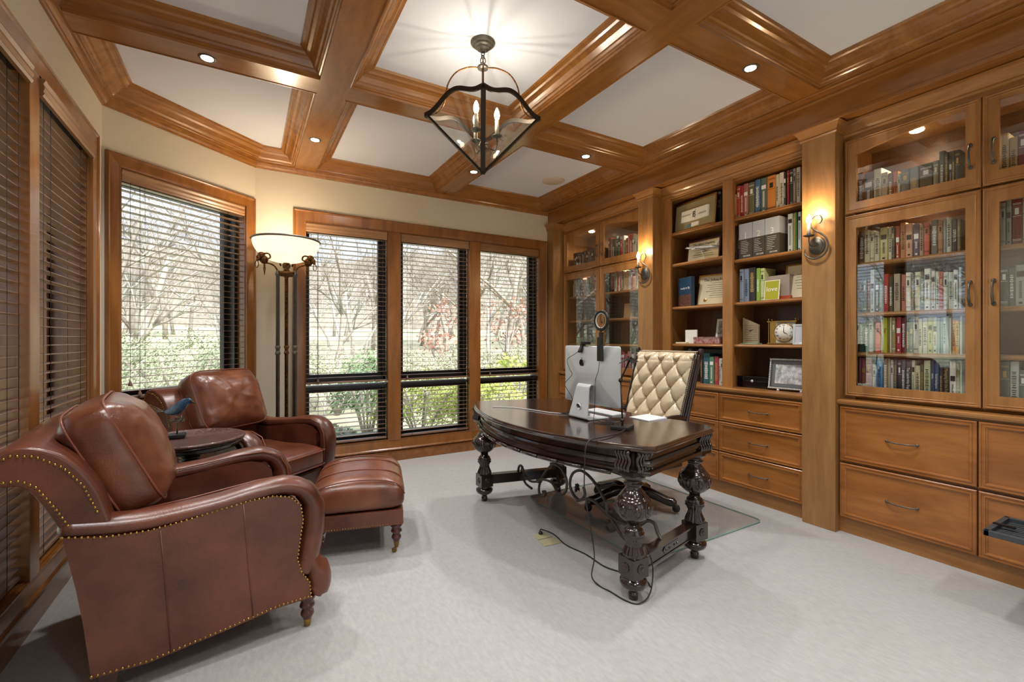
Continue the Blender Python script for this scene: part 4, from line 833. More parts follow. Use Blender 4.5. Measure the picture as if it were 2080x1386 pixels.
        m.build('carved_block','desk_leg',t)
desk_chair((2.455,2.47,0),0)
# ---------------------------------------------------------------- computer
def computer():
    X,Y=1.885,2.227; t=thing('computer','silver all-in-one computer seen from behind, standing on the desk','computer',(X,Y,DZ)); w=.528/2
    z0,z1=.085,.452
    pts=[]
    m=M(); rr=[]
    for k,(o,d) in enumerate([(0,.004),(0,0),(.004,-.003),(.05,-.012),(.12,-.028),(.17,-.034)]):
        rr.append([(d,a,b) for a,b in rrect(-w+o,w-o,z0+o,z1-o,max(.016-o*.05,.01),5)])
    m.rings(rr,0,True); m.build('housing','alu',t)
    M().prism([(a,b) for a,b in rrect(-w,w,z0,z1,.016,5)],'x',.0042,.0075).build('screen','black_gloss',t)
    # curved stand
    pr=smooth_path([(-.030,.215),(-.048,.215),(-.060,.205),(-.068,.185),(-.085,.10),(-.100,.03),(-.102,.012),(-.092,.004),(-.06,.002),(.02,.002),(.07,.002)],4); th=.006; rr=[]
    n=len(pr)
    for i in range(n):
        tt=pr[min(i+1,n-1)]-pr[max(i-1,0)]; tt.normalize(); nx,nz=tt.y,-tt.x; ww=.062+.030*min(1,max(0,(.19-pr[i].y)/.19)); p=pr[i]
        rr.append([(p.x,-ww,p.y),(p.x,ww,p.y),(p.x+nx*-th,ww,p.y+nz*-th),(p.x+nx*-th,-ww,p.y+nz*-th)])
    m=M().rings(rr,0,False); s=m.build('stand','alu',t)
    # round cable hole rim
    M().lathe([(.019,-.009),(.021,-.009),(.021,.003),(.019,.003),(.019,-.009)],(0,0,0),24,axis='x').lathe([(.001,-.002),(.0195,-.002),(.0195,.0),(.001,.0)],(0,0,0),24,axis='x',mi=1).build('cable_hole',['alu','dark_plastic'],s,loc=(-.0915,0,.078),rot=(0,math.radians(-12),0))
    # emblem: bitten apple
    m=M(); P=[]
    for i in range(40):
        a=2*PI*i/40; r=.0165*(1+.10*math.cos(2*a)*0+ .05*math.cos(3*a+PI/2)); x=r*math.cos(a); y=r*1.08*math.sin(a)-.002*(abs(math.cos(a))<.3)*(1 if math.sin(a)>0 else -.5)
        dd=math.hypot(x-.020,y-.003)
        if dd<.0095: k=.0095; x=.020+(x-.020)/dd*k; y=.003+(y-.003)/dd*k
        P.append((x,y))
    m.prism([(-x,y) for x,y in P],'x',-.0005,.001); L=[(.001,.0185),(.002,.023),(.006,.0265),(.0085,.0275),(.008,.0235),(.005,.0195)]
    m.prism([(-x,y) for x,y in L],'x',-.0005,.001); m.build('emblem','black_gloss',t,loc=(-.0335,.052,.345),rot=(0,math.radians(-4),0)).scale=(1,1.25,1.25)
    M().prism(rrect(-.012,.012,-.02,.02,.004),'x',-.001,.001).build('port_panel','lgrey',t,loc=(-.034,-.03,.17))
computer()
def keyboard(x,y,rz,w,d,label,name,cat):
    t=thing(name,label,cat,(x,y,DZ),rz); M().prism([(-d/2,0),(d/2,0),(d/2,.005),(-d/2,.010)],'x',-w/2,w/2).build('case','alu' if name=='keyboard' else 'white_plastic',t)
    if name=='keyboard':
        m=M()
        for r in range(5):
            for c in range(14): m.box(-w/2+.006+c*(w-.012)/14,-w/2+.004+(c+1)*(w-.012)/14,-d/2+.006+r*(d-.012)/5,-d/2+.004+(r+1)*(d-.012)/5,.0085-.0008*r,.0118-.001*r)
        m.build('keys','white_plastic',t)
keyboard(2.09,2.33,PI/2,.28,.115,'silver and white keyboard lying flat on the desk behind the computer','keyboard','keyboard')
keyboard(2.17,2.02,PI/2,.16,.16,'white trackpad at the back edge of the desk in front of the tufted chair','trackpad','trackpad')
t=thing('webcam','black webcam clipped on top of the silver computer','webcam',(1.885,2.275,DZ+.452))
M().box(-.022,.018,-.03,.03,.008,.030).build('body','black',t,bev=.006)
M().prism([(.012,.012),(.022,-.012),(-.012,-.04),(-.030,-.044),(-.032,-.034),(-.014,-.006),(-.012,.012)],'y',.02,.045).build('clip','black',t,bev=.002)
t=thing('ring_light','black ring light on clip above the computer','ring light',(1.87,2.10,DZ+.452))
a=M(); a.tube([(-.01,.0+.055*math.cos(w),0.155+.055*math.sin(w)) for w in [2*PI*i/36 for i in range(36)]],.0098,10,closed=True); a.build('ring','black',t)
M().tube([(-.01,.0,.155+.033*math.sin(w)) if 0 else (-.012,.045*math.cos(w),.155+.045*math.sin(w)) for w in [2*PI*i/30 for i in range(30)]],.0035,6,closed=True).build('diffuser','white_plastic',t)
M().box(-.03,-.008,-.018,.018,-.09,.055).box(-.02,-.002,-.012,.012,.05,.085).tube([(-.012,0,.08),(-.012,.004,.10),(-.012,0,.113)],.006,8).build('clamp','black',t,bev=.003)
# LED desk lamp
t=thing('desk_lamp','slim black articulated desk lamp standing at the near end of the desk','desk lamp',(1.80,1.86,DZ))
M().box(-.055,.055,-.05,.05,0,.018).build('base','black',t,rot=(0,0,.5),bev=.003)
m=M().tube([(.0,.0,.016),(.0,.0,.05)],.006,8).ball((0,0,.045),.012,10).tube([(0,0,.05),(.03,.045,.26)],.0045,8).ball((.03,.045,.262),.013,10).tube([(.03,.045,.265),(.075,.02,.375)],.0045,8); m.build('arm','bronze',t)
M().prism([(-.040,.0),(0,.026),(.040,.0),(.037,-.003),(0,.021),(-.037,-.003)],'x',-.03,.09).build('lamp_head','bronze',t,loc=(.055,.0,.368),rot=(0,math.radians(8),1.04))
def cable(name,label,pts,r,mt,grp=None,n=8):
    o=M().tube(smooth_path(pts,n),r,6).build(name,mt); o['label']=label; o['category']='cable'
    if grp: o['group']=grp
    return o
fr=.006
cable('lamp_cord','thin black cord hanging over the desk front and looping round the near leg',[(1.80,1.82,DZ+.012),(1.72,1.78,DZ+.006),(1.62,1.74,DZ+.006),(1.50,1.715,DZ+.008),(1.432,1.70,DZ+.008),(1.40,1.69,.735),(1.395,1.69,.68),(1.40,1.70,.53),(1.42,1.69,.39),(1.47,1.71,.20),(1.53,1.80,.04),(1.545,1.76,fr),(1.556,1.69,fr),(1.565,1.60,fr),(1.60,1.545,fr),(1.68,1.55,.03),(1.72,1.57,.14),(1.705,1.60,.235)],.0032,'cable')
cable('power_cord','black power cord running from the brass floor outlet to the near desk leg',[(1.625,2.42,.012),(1.635,2.425,.03),(1.66,2.43,.022),(1.70,2.40,fr),(1.70,2.341,fr),(1.678,2.21,fr),(1.704,2.056,fr),(1.70,1.90,fr),(1.739,1.80,fr),(1.80,1.72,fr),(1.76,1.62,fr)],.0035,'cable')
cable('white_cable','white cable lying across the desktop beside the computer stand',[(1.56,2.93,DZ+.004),(1.66,2.82,DZ+.004),(1.72,2.66,DZ+.004),(1.76,2.50,DZ+.004),(1.83,2.40,DZ+.004),(1.90,2.36,DZ+.004)],.003,'white_cable')
cable('webcam_cable','thin grey cable from the webcam down the back of the computer',[(1.848,2.29,DZ+.425),(1.842,2.33,DZ+.40),(1.832,2.40,DZ+.36),(1.828,2.37,DZ+.30),(1.828,2.345,DZ+.265),(1.835,2.43,DZ+.20),(1.835,2.40,DZ+.16),(1.84,2.36,DZ+.11),(1.85,2.36,DZ+.03),(1.83,2.38,DZ+.005)],.0018,'cable')
cable('ring_light_cable','thin grey cable hanging from the ring light down to the desktop',[(1.845,2.10,DZ+.36),(1.835,2.10,DZ+.30),(1.835,2.125,DZ+.24),(1.835,2.13,DZ+.12),(1.83,2.13,DZ+.04),(1.80,2.10,DZ+.004),(1.78,2.04,DZ+.004),(1.84,1.98,DZ+.004),(1.88,2.03,DZ+.004)],.0018,'cable')
m=[(1.84+.07*math.cos(k*.9)+.01*math.sin(k*2.1),2.30+.07*math.sin(k*.8)+.02*math.cos(k*1.7)+.03,DZ+.004+.012*abs(math.sin(k*.7))) for k in range(22)]
cable('cable_bundle','tangled thin dark cables heaped beside the computer stand',m,.0016,'cable')
cable('coiled_cable','loose loops of dark cable on the desktop near the trackpad',[(1.86+.05*math.cos(k*1.1),2.03+.06*math.sin(k*1.0),DZ+.004+.004*(k%3)) for k in range(14)],.0016,'cable')
# floor outlets
t=thing('floor_outlet','brass double floor outlet set in the carpet left of the desk','outlet',(1.625,2.345,0),-.06)
M().box(-.05,.05,.012,.085,.001,.005).lathe([(.001,.005),(.017,.005),(.018,.007),(.001,.007)],(0,.06,0),18).build('plug_cover','pale_brass',t,bev=.001)
M().box(-.06,.055,-.085,.0,.001,.005).lathe([(.001,.005),(.02,.005),(.021,.0065),(.016,.0065),(.001,.006)],(0,-.045,0),20).build('blank_cover','pale_brass',t,bev=.001)
M().lathe([(.001,.005),(.013,.005),(.014,.018),(.009,.026),(.001,.026)],(0,.068,0),14).build('plug','black',t)
# ---------------------------------------------------------------- lantern chandelier
def lantern(x,y):
    t=thing('pendant_lantern','dark iron four-sided lantern chandelier with lit candles hanging from the middle coffer','pendant light',(x,y,0))
    M().lathe([(.001,2.94),(.068,2.94),(.070,2.934),(.062,2.926),(.050,2.924),(.048,2.914),(.036,2.910),(.034,2.900),(.018,2.896),(.012,2.884),(.001,2.884)],(0,0,0),40,sm=False).build('canopy','iron',t)
    m=M()
    for k,(z,r) in enumerate([(2.875,.012),(2.856,.012),(2.835,.020),(2.812,.016)]):
        d=Vector((1,0,0)) if k%2 else Vector((.86,-.5,0)); m.tube([tuple(d*(r*.75*math.cos(w))+Vector((0,0,z+r*math.sin(w)))) for w in [2*PI*i/16 for i in range(16)]],.0028,6,closed=True)
    m.build('chain','iron',t)
    M().lathe([(.001,2.802),(.030,2.802),(.032,2.797),(.030,2.790),(.001,2.790)],(0,0,0),24).lathe([(.007,2.79),(.007,2.35),(.020,2.345),(.026,2.335),(.014,2.325),(.004,2.31),(.001,2.30)],(0,0,0),14).build('stem','iron',t)
    R=.325; zc=2.512; zt=2.20; a0=math.radians(-120.4+4)      # nearest corner towards the room's entrance
    C=[Vector((R*math.cos(a0+k*PI/2),R*math.sin(a0+k*PI/2),zc)) for k in range(4)]; T=Vector((0,0,zt))
    def bar(m,P,w,h,out):
        rr=[]
        for i,p in enumerate(P):
            tt=(P[min(i+1,len(P)-1)]-P[max(i-1,0)]).normalized(); u=out-tt*out.dot(tt); u.normalize(); s=tt.cross(u)
            rr.append([p+s*w+u*h,p-s*w+u*h,p-s*w-u*h,p+s*w-u*h])
        m.rings(rr,0,False)
    for k in range(4):
        m=M(); o=Vector((C[k].x,C[k].y,0)).normalized(); bar(m,[C[k]+Vector((0,0,.012)),T+Vector((0,0,-.005))],.013,.006,o); m.build('corner_bar','bronze',t)
        a,b=C[k],C[(k+1)%4]; P=[]
        for i in range(25):
            f=i/24; g=abs(2*f-1); z=.062*(math.cos(min(1,g*1.15)*PI)*.5+.5)+(.004*g); P.append(a+(b-a)*f+Vector((0,0,z)))
        m=M(); o=((a+b)/2-Vector((0,0,zc))).normalized(); bar(m,P,.011,.006,o); m.build('top_rail','bronze',t)
        vs=[tuple(p*.985+Vector((0,0,zc*.015))) for p in P]+[tuple(T+Vector((0,0,.01)))]; m=M(); n=len(P)
        m.add(vs,[(i,i+1,n) for i in range(n-1)]); m.build('pane','lantern_glass',t)
        o=Vector((C[k].x,C[k].y,0)).normalized()
        q=smooth_path([tuple(o*.028+Vector((0,0,2.796))),tuple(o*.08+Vector((0,0,2.795))),tuple(o*.15+Vector((0,0,2.765))),tuple(o*.195+Vector((0,0,2.70))),tuple(o*.212+Vector((0,0,2.62))),tuple(o*.225+Vector((0,0,2.57))),tuple(o*.26+Vector((0,0,2.53))),tuple(o*.315+Vector((0,0,zc)))],5)
        M().tube(q,.0042,7).build('support_rod','gilt',t)
    m=M().lathe([(.001,zt+.03),(.030,zt+.022),(.026,zt+.012),(.002,zt-.010),(.001,zt-.010)],(0,0,0),4); m.build('bottom_cap','bronze',t)
    for k in range(3):
        a=math.radians(-28)+k*2*PI/3+PI*.02; d=Vector((math.cos(a),math.sin(a),0))
        q=smooth_path([tuple(d*.006+Vector((0,0,2.36))),tuple(d*.025+Vector((0,0,2.365))),tuple(d*.045+Vector((0,0,2.335))),tuple(d*.068+Vector((0,0,2.333))),tuple(d*.08+Vector((0,0,2.36))),tuple(d*.08+Vector((0,0,2.40)))],5)
        ar=M().tube(q,.0042,7).lathe([(.006,2.40),(.026,2.405),(.030,2.412),(.026,2.412),(.012,2.410),(.001,2.410)],d*.08,20).build('candle_arm','iron',t)
        M().lathe([(.0115,2.411),(.0115,2.497),(.001,2.499)],d*.08,16).build('candle','candle',ar)
        M().lathe([(.006,2.499),(.013,2.512),(.016,2.528),(.013,2.548),(.006,2.564),(.001,2.572)],d*.08,16).build('bulb','bulb',ar)
        L=bpy.data.lights.new('candle_glow','POINT'); L.energy=2.2; L.shadow_soft_size=.012; L.color=(1,.88,.72); lo=bpy.data.objects.new('candle_glow',L); COL.objects.link(lo); lo.location=(x+d.x*.08,y+d.y*.08,2.60)
lantern(1.168,2.315)
# ---------------------------------------------------------------- wall sconces
def sconce(y,label):
    X=3.30; t=thing('wall_sconce',label,'wall sconce',(X,y,1.877),0,'lit candle sconces')
    b=M(); 
    rr=[[(-d,r*.052*math.cos(2*PI*k/36),r*.060*math.sin(2*PI*k/36)-.0) for k in range(36)] for d,r in ((.001,1.0),(.006,1.0),(.009,.95),(.009,.80),(.012,.76),(.016,.70),(.018,.05))]
    b.rings(rr,0,True).build('backplate','iron',t)
    q=smooth_path([(-.016,0,.0),(-.04,.01,-.006),(-.065,.012,.0),(-.078,.012,.02),(-.080,.012,.052)],6)
    a=M().tube(q,.0045,8).lathe([(.005,.050),(.028,.056),(.034,.062),(.030,.063),(.013,.060),(.014,.072),(.001,.072)],(-.080,.012,0),22).build('candle_arm','iron',t)
    M().lathe([(.0105,.070),(.0105,.135),(.001,.136)],(-.080,.012,0),16).build('candle','candle',a)
    M().lathe([(.006,.136),(.013,.147),(.016,.162),(.013,.180),(.006,.196),(.001,.205)],(-.080,.012,0),16).build('bulb','bulb',a)
    # big scroll: round the plate and up behind the flame
    P=[]; 
    for i in range(22):
        w=math.radians(150+i*15.5); r=.086; P.append((-.022,r*.92*math.cos(w)*1.0,r*1.0*math.sin(w)))
    # w ends near upper side, sweep up to the crook
    P=P[:17]+[(-.035,.045,.110),(-.045,.035,.135),(-.05,.0,.175),(-.05,-.030,.205),(-.05,-.055,.205),(-.045,-.066,.18),(-.04,-.058,.155),(-.035,-.040,.145)]
    P=[(-.020,.062,-.01),(-.024,.066,-.045),(-.026,.035,-.078),(-.026,-.01,-.088),(-.026,-.055,-.066),(-.028,-.076,-.018),(-.030,-.068,.035),(-.034,-.038,.072),(-.038,-.005,.098),(-.042,.018,.128),(-.044,.018,.165),(-.046,-.006,.192),(-.046,-.036,.188),(-.044,-.050,.160),(-.040,-.036,.140),(-.036,-.020,.146)]
    q=smooth_path(P,5); n=len(q); M().tube(q,[.0065*(.45+.55*math.sin(min(1,i/(n*.12))*PI/2)*math.sin(min(1,(n-1-i)/(n*.35))*PI/2)) for i in range(n)],8).build('scroll','iron',t)
    L=bpy.data.lights.new('sconce_glow','POINT'); L.energy=3.5; L.shadow_soft_size=.014; L.color=(1,.72,.42); lo=bpy.data.objects.new('sconce_glow',L); COL.objects.link(lo); lo.location=(X-.080,y+.012,1.877+.225)
sconce(1.590,'lit iron scroll sconce on the nearer pilaster, beside the big glass bookcase')
sconce(3.105,'lit iron scroll sconce on the farther pilaster, above the desk chair')
# ---------------------------------------------------------------- things on the open shelves (faces look towards -X, i.e. the room)
def panel(name,label,cat,x,y0,y1,z,h,fr,frm,facem,lean=8,inner=None,innerm=None,yaw=0,depth=.016):
    # picture frame standing on a shelf, leaning back
    w=abs(y1-y0); t=thing(name,label,cat,(x,(y0+y1)/2,z),yaw); t.rotation_euler=(0,math.radians(lean),yaw)
    m=M(); frame_ring(m,-w/2,w/2,0,h,fr,-.004,depth-.004); m.build('frame',frm,t,bev=.001)
    M().box(0,depth-.006,-w/2+fr*.8,w/2-fr*.8,fr*.8,h-fr*.8).build('picture',facem,t)
    if inner: M().box(-.0012,.001,-w/2+inner,w/2-inner,inner,h-inner).build('sheet',innerm,t)
    return t
TR=(PI/2,0,-PI/2)
def lines(t,w,z0,z1,n,mt='ink',x=-.0022,seed=1,wd=.85,th=.0022):
    rg=random.Random(seed); m=M()
    for k in range(n):
        z=z1-(z1-z0)*k/max(n-1,1); l=w*wd*rg.uniform(.45,1)/2; yy=-l
        while yy<l:
            q=rg.uniform(.004,.013); m.box(x,0,yy,min(yy+q,l),z,z+th); yy+=q+.003
    m.build('lettering',mt,t)
# top left: shadow-box sign
t=panel('shadow_box','gold-framed shadow box with white monogram card, on the top left open shelf','frame',3.462,2.925,2.45,2.243,.262,.014,'brass',mat('linen','9a8c66',.8),5,yaw=-.10)
c=M().box(-.020,-.002,-.165,.135,.075,.175).build('card','paper',t)
text('B',.075,'monogram','ink',c,(-.021,-.015,.122),TR); m=M().tube(smooth_path([(-.021,-.03,.165),(-.021,-.012,.125),(-.021,-.03,.085)],5),.0015,5).build('flourish','ink',c)
m=M()
for zz,a,b in ((.135,.02,.13),(.128,.03,.12),(.112,-.145,-.06),(.120,-.15,-.07)):
    yy=a
    while yy<b: m.box(-.0215,-.019,yy,yy+.006,zz,zz+.003); yy+=.009
m.build('lettering','ink',c)
M().box(-.012,-.001,-.06,.02,.022,.055).build('label','paper',t); M().box(-.012,-.001,.03,.075,.022,.05).build('blue_label',mat('steelblue','5a7f92',.6),t)
# second left: certificate and silver aeroplane
t=panel('certificate','wood-framed cream certificate behind the model aeroplane','certificate',3.56,2.84,2.50,1.953,.205,.012,'cherry_leg','cream_paper',7)
text('The Johns Hopkins',.032,'heading','ink',t,(-.0015,0,.165),TR,fit=.22); lines(t,.28,.05,.13,5)
t=thing('model_aeroplane','silver model aeroplane on a slanted stand, on the second left open shelf','model plane',(3.49,2.64,1.953))
R=Matrix.Rotation(math.radians(6),4,'X')
m=M(); pr=[(.001,-.165),(.008,-.155),(.0125,-.13),(.0135,-.06),(.0135,.06),(.011,.11),(.006,.15),(.002,.175)]
m.lathe(pr,(0,0,.115),16,axis='y'); m.xf(R); m.build('fuselage','alu',t)
m=M(); 
for sx in (-1,1): m.prism([(sx*.01,-.02+.0),(sx*.15,.075),(sx*.15,.095),(sx*.01,.05)] if sx>0 else [(sx*.01,.05),(sx*.08,.095),(sx*.08,.075),(sx*.01,-.02)],'z',.108,.112)
m.xf(R@Matrix.Scale(-1,4,(0,1,0)) if 0 else R); m.build('wing','alu',t)
m=M().prism([(-.15,.12),(-.175,.165),(-.155,.165),(-.115,.122)],'x',-.002,.002) ; m.prism([(-.06,-.12),(-.06,-.145),(0,-.165),(.06,-.145),(.06,-.12),(0,-.13)],'z',.118,.121); m.xf(R); m.build('tail_fin',mat('stripe_silver','c8c4c0',.35,.6),t)
for k,e in enumerate(((-.06,-.0),(.06,-.0))): M().lathe([(.001,-.02),(.008,-.016),(.008,.016),(.001,.02)],(e[0],.02,.100),12,axis='y').build('engine','alu',t)
M().tube([(0,-.0,.105),(0,-.055,.006)],.0035,8).box(-.03,.03,-.085,-.03,0,.006).build('stand','alu',t)
# third left: blue book facing out, diploma
t=thing('book','blue book with city photograph cover facing out, on the third left shelf','book',(3.50,2.815,1.553),-.25)
M().box(0,.035,-.095,.095,0,.27).build('cover',mat('blue_cover','2c4a66',.35),t); M().box(-.001,.001,-.094,.094,.002,.11).build('cover_photo',mat('city_photo','8a5a48',.5,var=.7,vscale=90,col2='241c20'),t)
text('ready for the sky' if 0 else 'ready to fly',.03,'title','white_ink',t,(-.002,-.01,.17),TR,fit=.13)
t=panel('diploma','gold-framed diploma leaning on the third left open shelf','diploma',3.56,2.72,2.36,1.553,.285,.012,'brass','cream_paper',12,yaw=.12)
text('The Johns Hopkins',.038,'heading','ink',t,(-.0015,0,.235),TR,fit=.26); lines(t,.24,.07,.205,8,seed=3); M().lathe([(.001,-.002),(.014,-.002),(.016,-.001),(.016,0),(.001,0)],(0,.10,.05),20,axis='x').build('seal','brass',t)
# fourth left
t=thing('picture_card','plain white square card standing on the fourth left open shelf','card',(3.50,2.745,1.213)); M().box(0,.012,-.062,.062,0,.125).build('card','paper',t,bev=.001)
t=panel('photo_frame','dark-framed black and white photograph behind the red box','photo frame',3.60,2.585,2.38,1.213,.235,.012,'black','paper',9,inner=.032,innerm=mat('bw_photo','b8b4a8',.6,var=.8,vscale=26,col2='20201e'))
t=thing('decorated_box','flat red and silver patterned box, on the fourth left open shelf','box',(3.49,2.58,1.213)); M().box(0,.09,-.13,.13,0,.058).build('body',mat('red_pattern','9a2f2c',.4,var=.8,vscale=45,col2='b8a8a0'),t,bev=.002)
M().box(-.001,.091,-.131,.131,.040,.060).build('lid',mat('red_pattern2','7a2826',.4,var=.8,vscale=60,col2='a89890'),t)
t=thing('notepad','flat beige notepad lying at the left end of the fourth left shelf','notepad',(3.47,2.83,1.213)); M().box(0,.08,-.06,.06,0,.014).build('pages','cream_paper',t)
# bottom left: lying dark books
t=thing('book','large black book behind the upright books, bottom left shelf','book',(3.62,2.62,.862)); M().box(0,.12,-.17,.17,0,.30).build('cover','black',t)
t=thing('binder','black binder with silver clips at the back of the bottom left shelf','binder',(3.60,2.835,.862)); M().box(0,.13,-.04,.04,0,.31).build('cover','dark_plastic',t); M().box(-.002,.001,-.012,-.004,.22,.30).box(-.002,.001,.006,.014,.22,.30).build('clip','alu',t)
# third right: magazines, love card, diploma
t=thing('book_stack','orange and white books lying flat behind the love card','books',(3.53,1.985,1.553)); M().box(0,.14,-.10,.09,.0,.03).build('lower_book',bmat('b8502a'),t); M().box(.005,.14,-.09,.10,.03,.19).build('upper_book',bmat('a89a90'),t)
t=thing('greeting_card','lime green card reading love, third right open shelf','card',(3.485,2.005,1.553),.0); t.rotation_euler=(0,.12,0); M().box(0,.006,-.058,.058,0,.155).build('card','paper',t); M().box(-.0008,.001,-.052,.052,.006,.149).build('front',mat('lime','a8a824',.6),t)
text('love',.052,'lettering','white_ink',t,(-.0014,0,.085),TR,fit=.095)
t=panel('diploma','gold-framed diploma leaning at the right end of the third right shelf','diploma',3.55,1.955,1.69,1.553,.275,.012,'brass','cream_paper',12,yaw=0)
text('Alpha',.035,'heading','ink',t,(-.0015,-.02,.225),TR); lines(t,.14,.08,.19,6,seed=5)
# fourth right: award, clock, small frame
t=thing('glass_award','clear slanted glass award plaque on the fourth right open shelf','award',(3.50,2.18,1.213),-.2)
M().prism([(.075,0),(-.075,0),(-.075,.155),(.075,.215)],'x',0,.014).build('plaque',mat('award_glass','a08c70',.12,coat=.6,var=.2,vscale=50),t); M().box(-.02,.03,-.085,.085,-.0,.008).build('base','glass_edge',t)
m=M()
for k in range(9): m.box(-.001,.001,-.068,.068,.03+.015*k,.0315+.015*k)
m.build('lettering','ink',t); m=M().prism([(.02,.11),(-.02,.115),(-.035,.12),(-.01,.108),(0,.10)],'x',-.0015,.001).build('emblem','ink',t)
t=thing('mantel_clock','brass and glass mantel clock with roman numerals, on the fourth right open shelf','clock',(3.50,1.935,1.213),.10)
M().box(-.002,.07,-.105,.105,.004,.012).box(-.002,.07,-.105,.105,.170,.178).build('plate','brass',t,bev=.001)
for a in (-.095,.095):
    for b in (.006,.06): M().lathe([(.001,-.004),(.006,0),(.004,.004),(.004,.178),(.006,.182),(.005,.19),(.001,.194)],(b,a,.004),12).build('pillar','brass',t)
M().box(.012,.06,.045,.088,.012,.170).build('side_panel','brass',t); M().box(.012,.016,-.088,.045,.012,.170).build('back_panel',mat('clock_face','c4c4b8',.5),t)
f=M().lathe([(.001,-.008),(.066,-.008),(.066,0),(.001,0)],(.012,-.014,.092),40,axis='x').build('dial','paper',t); M().lathe([(.066,-.010),(.072,-.008),(.072,0),(.066,0),(.066,-.010)],(.012,-.014,.092),40,axis='x').build('bezel','brass',t)
for k,r in enumerate(['XII','I','II','III','IV','V','VI','VII','VIII','IX','X','XI']):
    a=PI/2-k*PI/6; text(r,.015,'numeral','ink',f,(.0030,-.014-.054*math.cos(a),.092+.054*math.sin(a)),TR)
M().prism([(-.0025,0),(.0025,0),(.001,.046),(-.001,.046)],'x',-.0022,-.0012).build('minute_hand','ink',f,loc=(.0030,-.014,.092)); M().prism([(-.003,0),(.003,0),(.001,.032),(-.001,.032)],'x',-.0022,-.0012).build('hour_hand','ink',f,loc=(.0030,-.014,.092),rot=(math.radians(118),0,0))
t=panel('photo_frame','small silver frame seen partly behind the pilaster, right of the clock','photo frame',3.47,1.83,1.70,1.213,.15,.012,'alu','lgrey',10,yaw=.35)
# bottom right: black box, metal frame
t=thing('black_box','black lacquer box with a silver latch on the countertop, bottom right shelf','box',(3.50,2.165,.862)); M().box(0,.16,-.13,.13,.006,.055).box(.004,.156,-.126,.126,0,.007).build('body','black_gloss',t,bev=.003); M().box(-.002,.162,-.132,.132,.055,.092).build('lid','black_gloss',t,bev=.004); M().lathe([(.001,-.006),(.010,-.006),(.012,0),(.001,0)],(-.001,0,.056),16,axis='x').build('latch','alu',t)
t=panel('photo_frame','silver beaded metal photo frame on the countertop beside the black box','photo frame',3.50,2.03,1.72,.872,.235,.02,'iron',mat('sketch_dark','6a7074',.4),9,inner=.045,innerm=mat('sketch','e0e2e4',.5,var=.35,vscale=30,col2='8a9094'),yaw=.08)
m=M(); 
for k in range(24): m.ball((-.006,-.15+.30*k/23,.228),.0075,8); m.ball((-.006,-.15+.30*k/23,.008),.0075,8)
for k in range(17): m.ball((-.006,.148,.012+.21*k/16),.0075,8); m.ball((-.006,-.148,.012+.21*k/16),.0075,8)
m.build('beading','alu',t); M().ball((-.004,-.08,-.006),.011,10).build('foot','alu',t); M().ball((-.004,.08,-.006),.011,10).build('foot','alu',t)
# far bookcase odds and ends
t=thing('table_lamp_shade','small tan tapered box on the middle shelf of the far bookcase','box',(3.60,3.62,1.48)); M().prism([(-.05,0),(.05,0),(.035,.16),(-.035,.16)],'x',-.03,.03).build('body',mat('tanbox','b89468',.6),t)
# printer with output tray at the right edge
t=thing('printer','grey printer whose ribbed paper tray juts in at the right edge of the picture','printer',(3.0,.30,.30))
M().box(-.22,.22,-.20,.18,.0,.26).build('body','dark_plastic',t,bev=.015)
m=M(); m.box(-.215,.07,.18,.36,.098,.104).box(-.225,-.205,.18,.37,.098,.122).box(.06,.078,.18,.37,.098,.122).box(-.225,.078,.352,.372,.098,.122)
for k in range(9): m.box(-.19+.027*k,-.184+.027*k,.19,.34,.104,.108)
tr=m.build('paper_tray','dark_plastic',t,bev=.003); M().box(-.10,-.085,.30,.37,.120,.128).build('paper_stop','black',tr,rot=(0,0,.0))
t=thing('printer_stand','low dark stand under the printer beyond the right edge','stand',(3.0,.29,0)); M().box(-.23,.23,-.21,.19,.27,.298).build('top','desk_x',t)
for a in (-.2,.2):
    for b in (-.18,.16): M().box(a-.02,a+.02,b-.02,b+.02,0,.27).build('leg','desk_leg',t)
# ---------------------------------------------------------------- garden outside the windows
mat('lawn','aab08e',.9,var=.45,vscale=6,col2='a39a84',bump=.5,bscale=40); mat('bark','a39a8e',.9,var=.4,vscale=8); mat('bark_light','c4beb4',.9,var=.4,vscale=8)
mat('leaf_green','7c9a68',.7,var=.5,vscale=3); mat('leaf_yellow','ccd070',.7,var=.45,vscale=6,col2='94a850'); mat('leaf_red','d09a88',.7,var=.4,vscale=3); mat('leaf_pale','a8b090',.7,var=.4,vscale=3); mat('rock','a8a49c',.9,var=.4,vscale=5); mat('woods','8f8779',.95,var=.45,vscale=6,col2='736b60',stretch=(1,1,.18),bump=1,bscale=12); mat('brush_tan','b8b49c',.8,var=.4,vscale=5,col2='949878'); mat('petal','e8e6e4',.7)
def gz(x,y):
    d=max(0,math.hypot(x-1,y-2)-5.5); z=-.55+min(d,9)*.13+max(0,d-9)*.07+.15*noise.noise(Vector((x*.25,y*.25,0)))
    return z
m=M().grid(lambda i,j:(-40+90*i,-15+75*j,gz(-40+90*i,-15+75*j)),90,80,0,True)
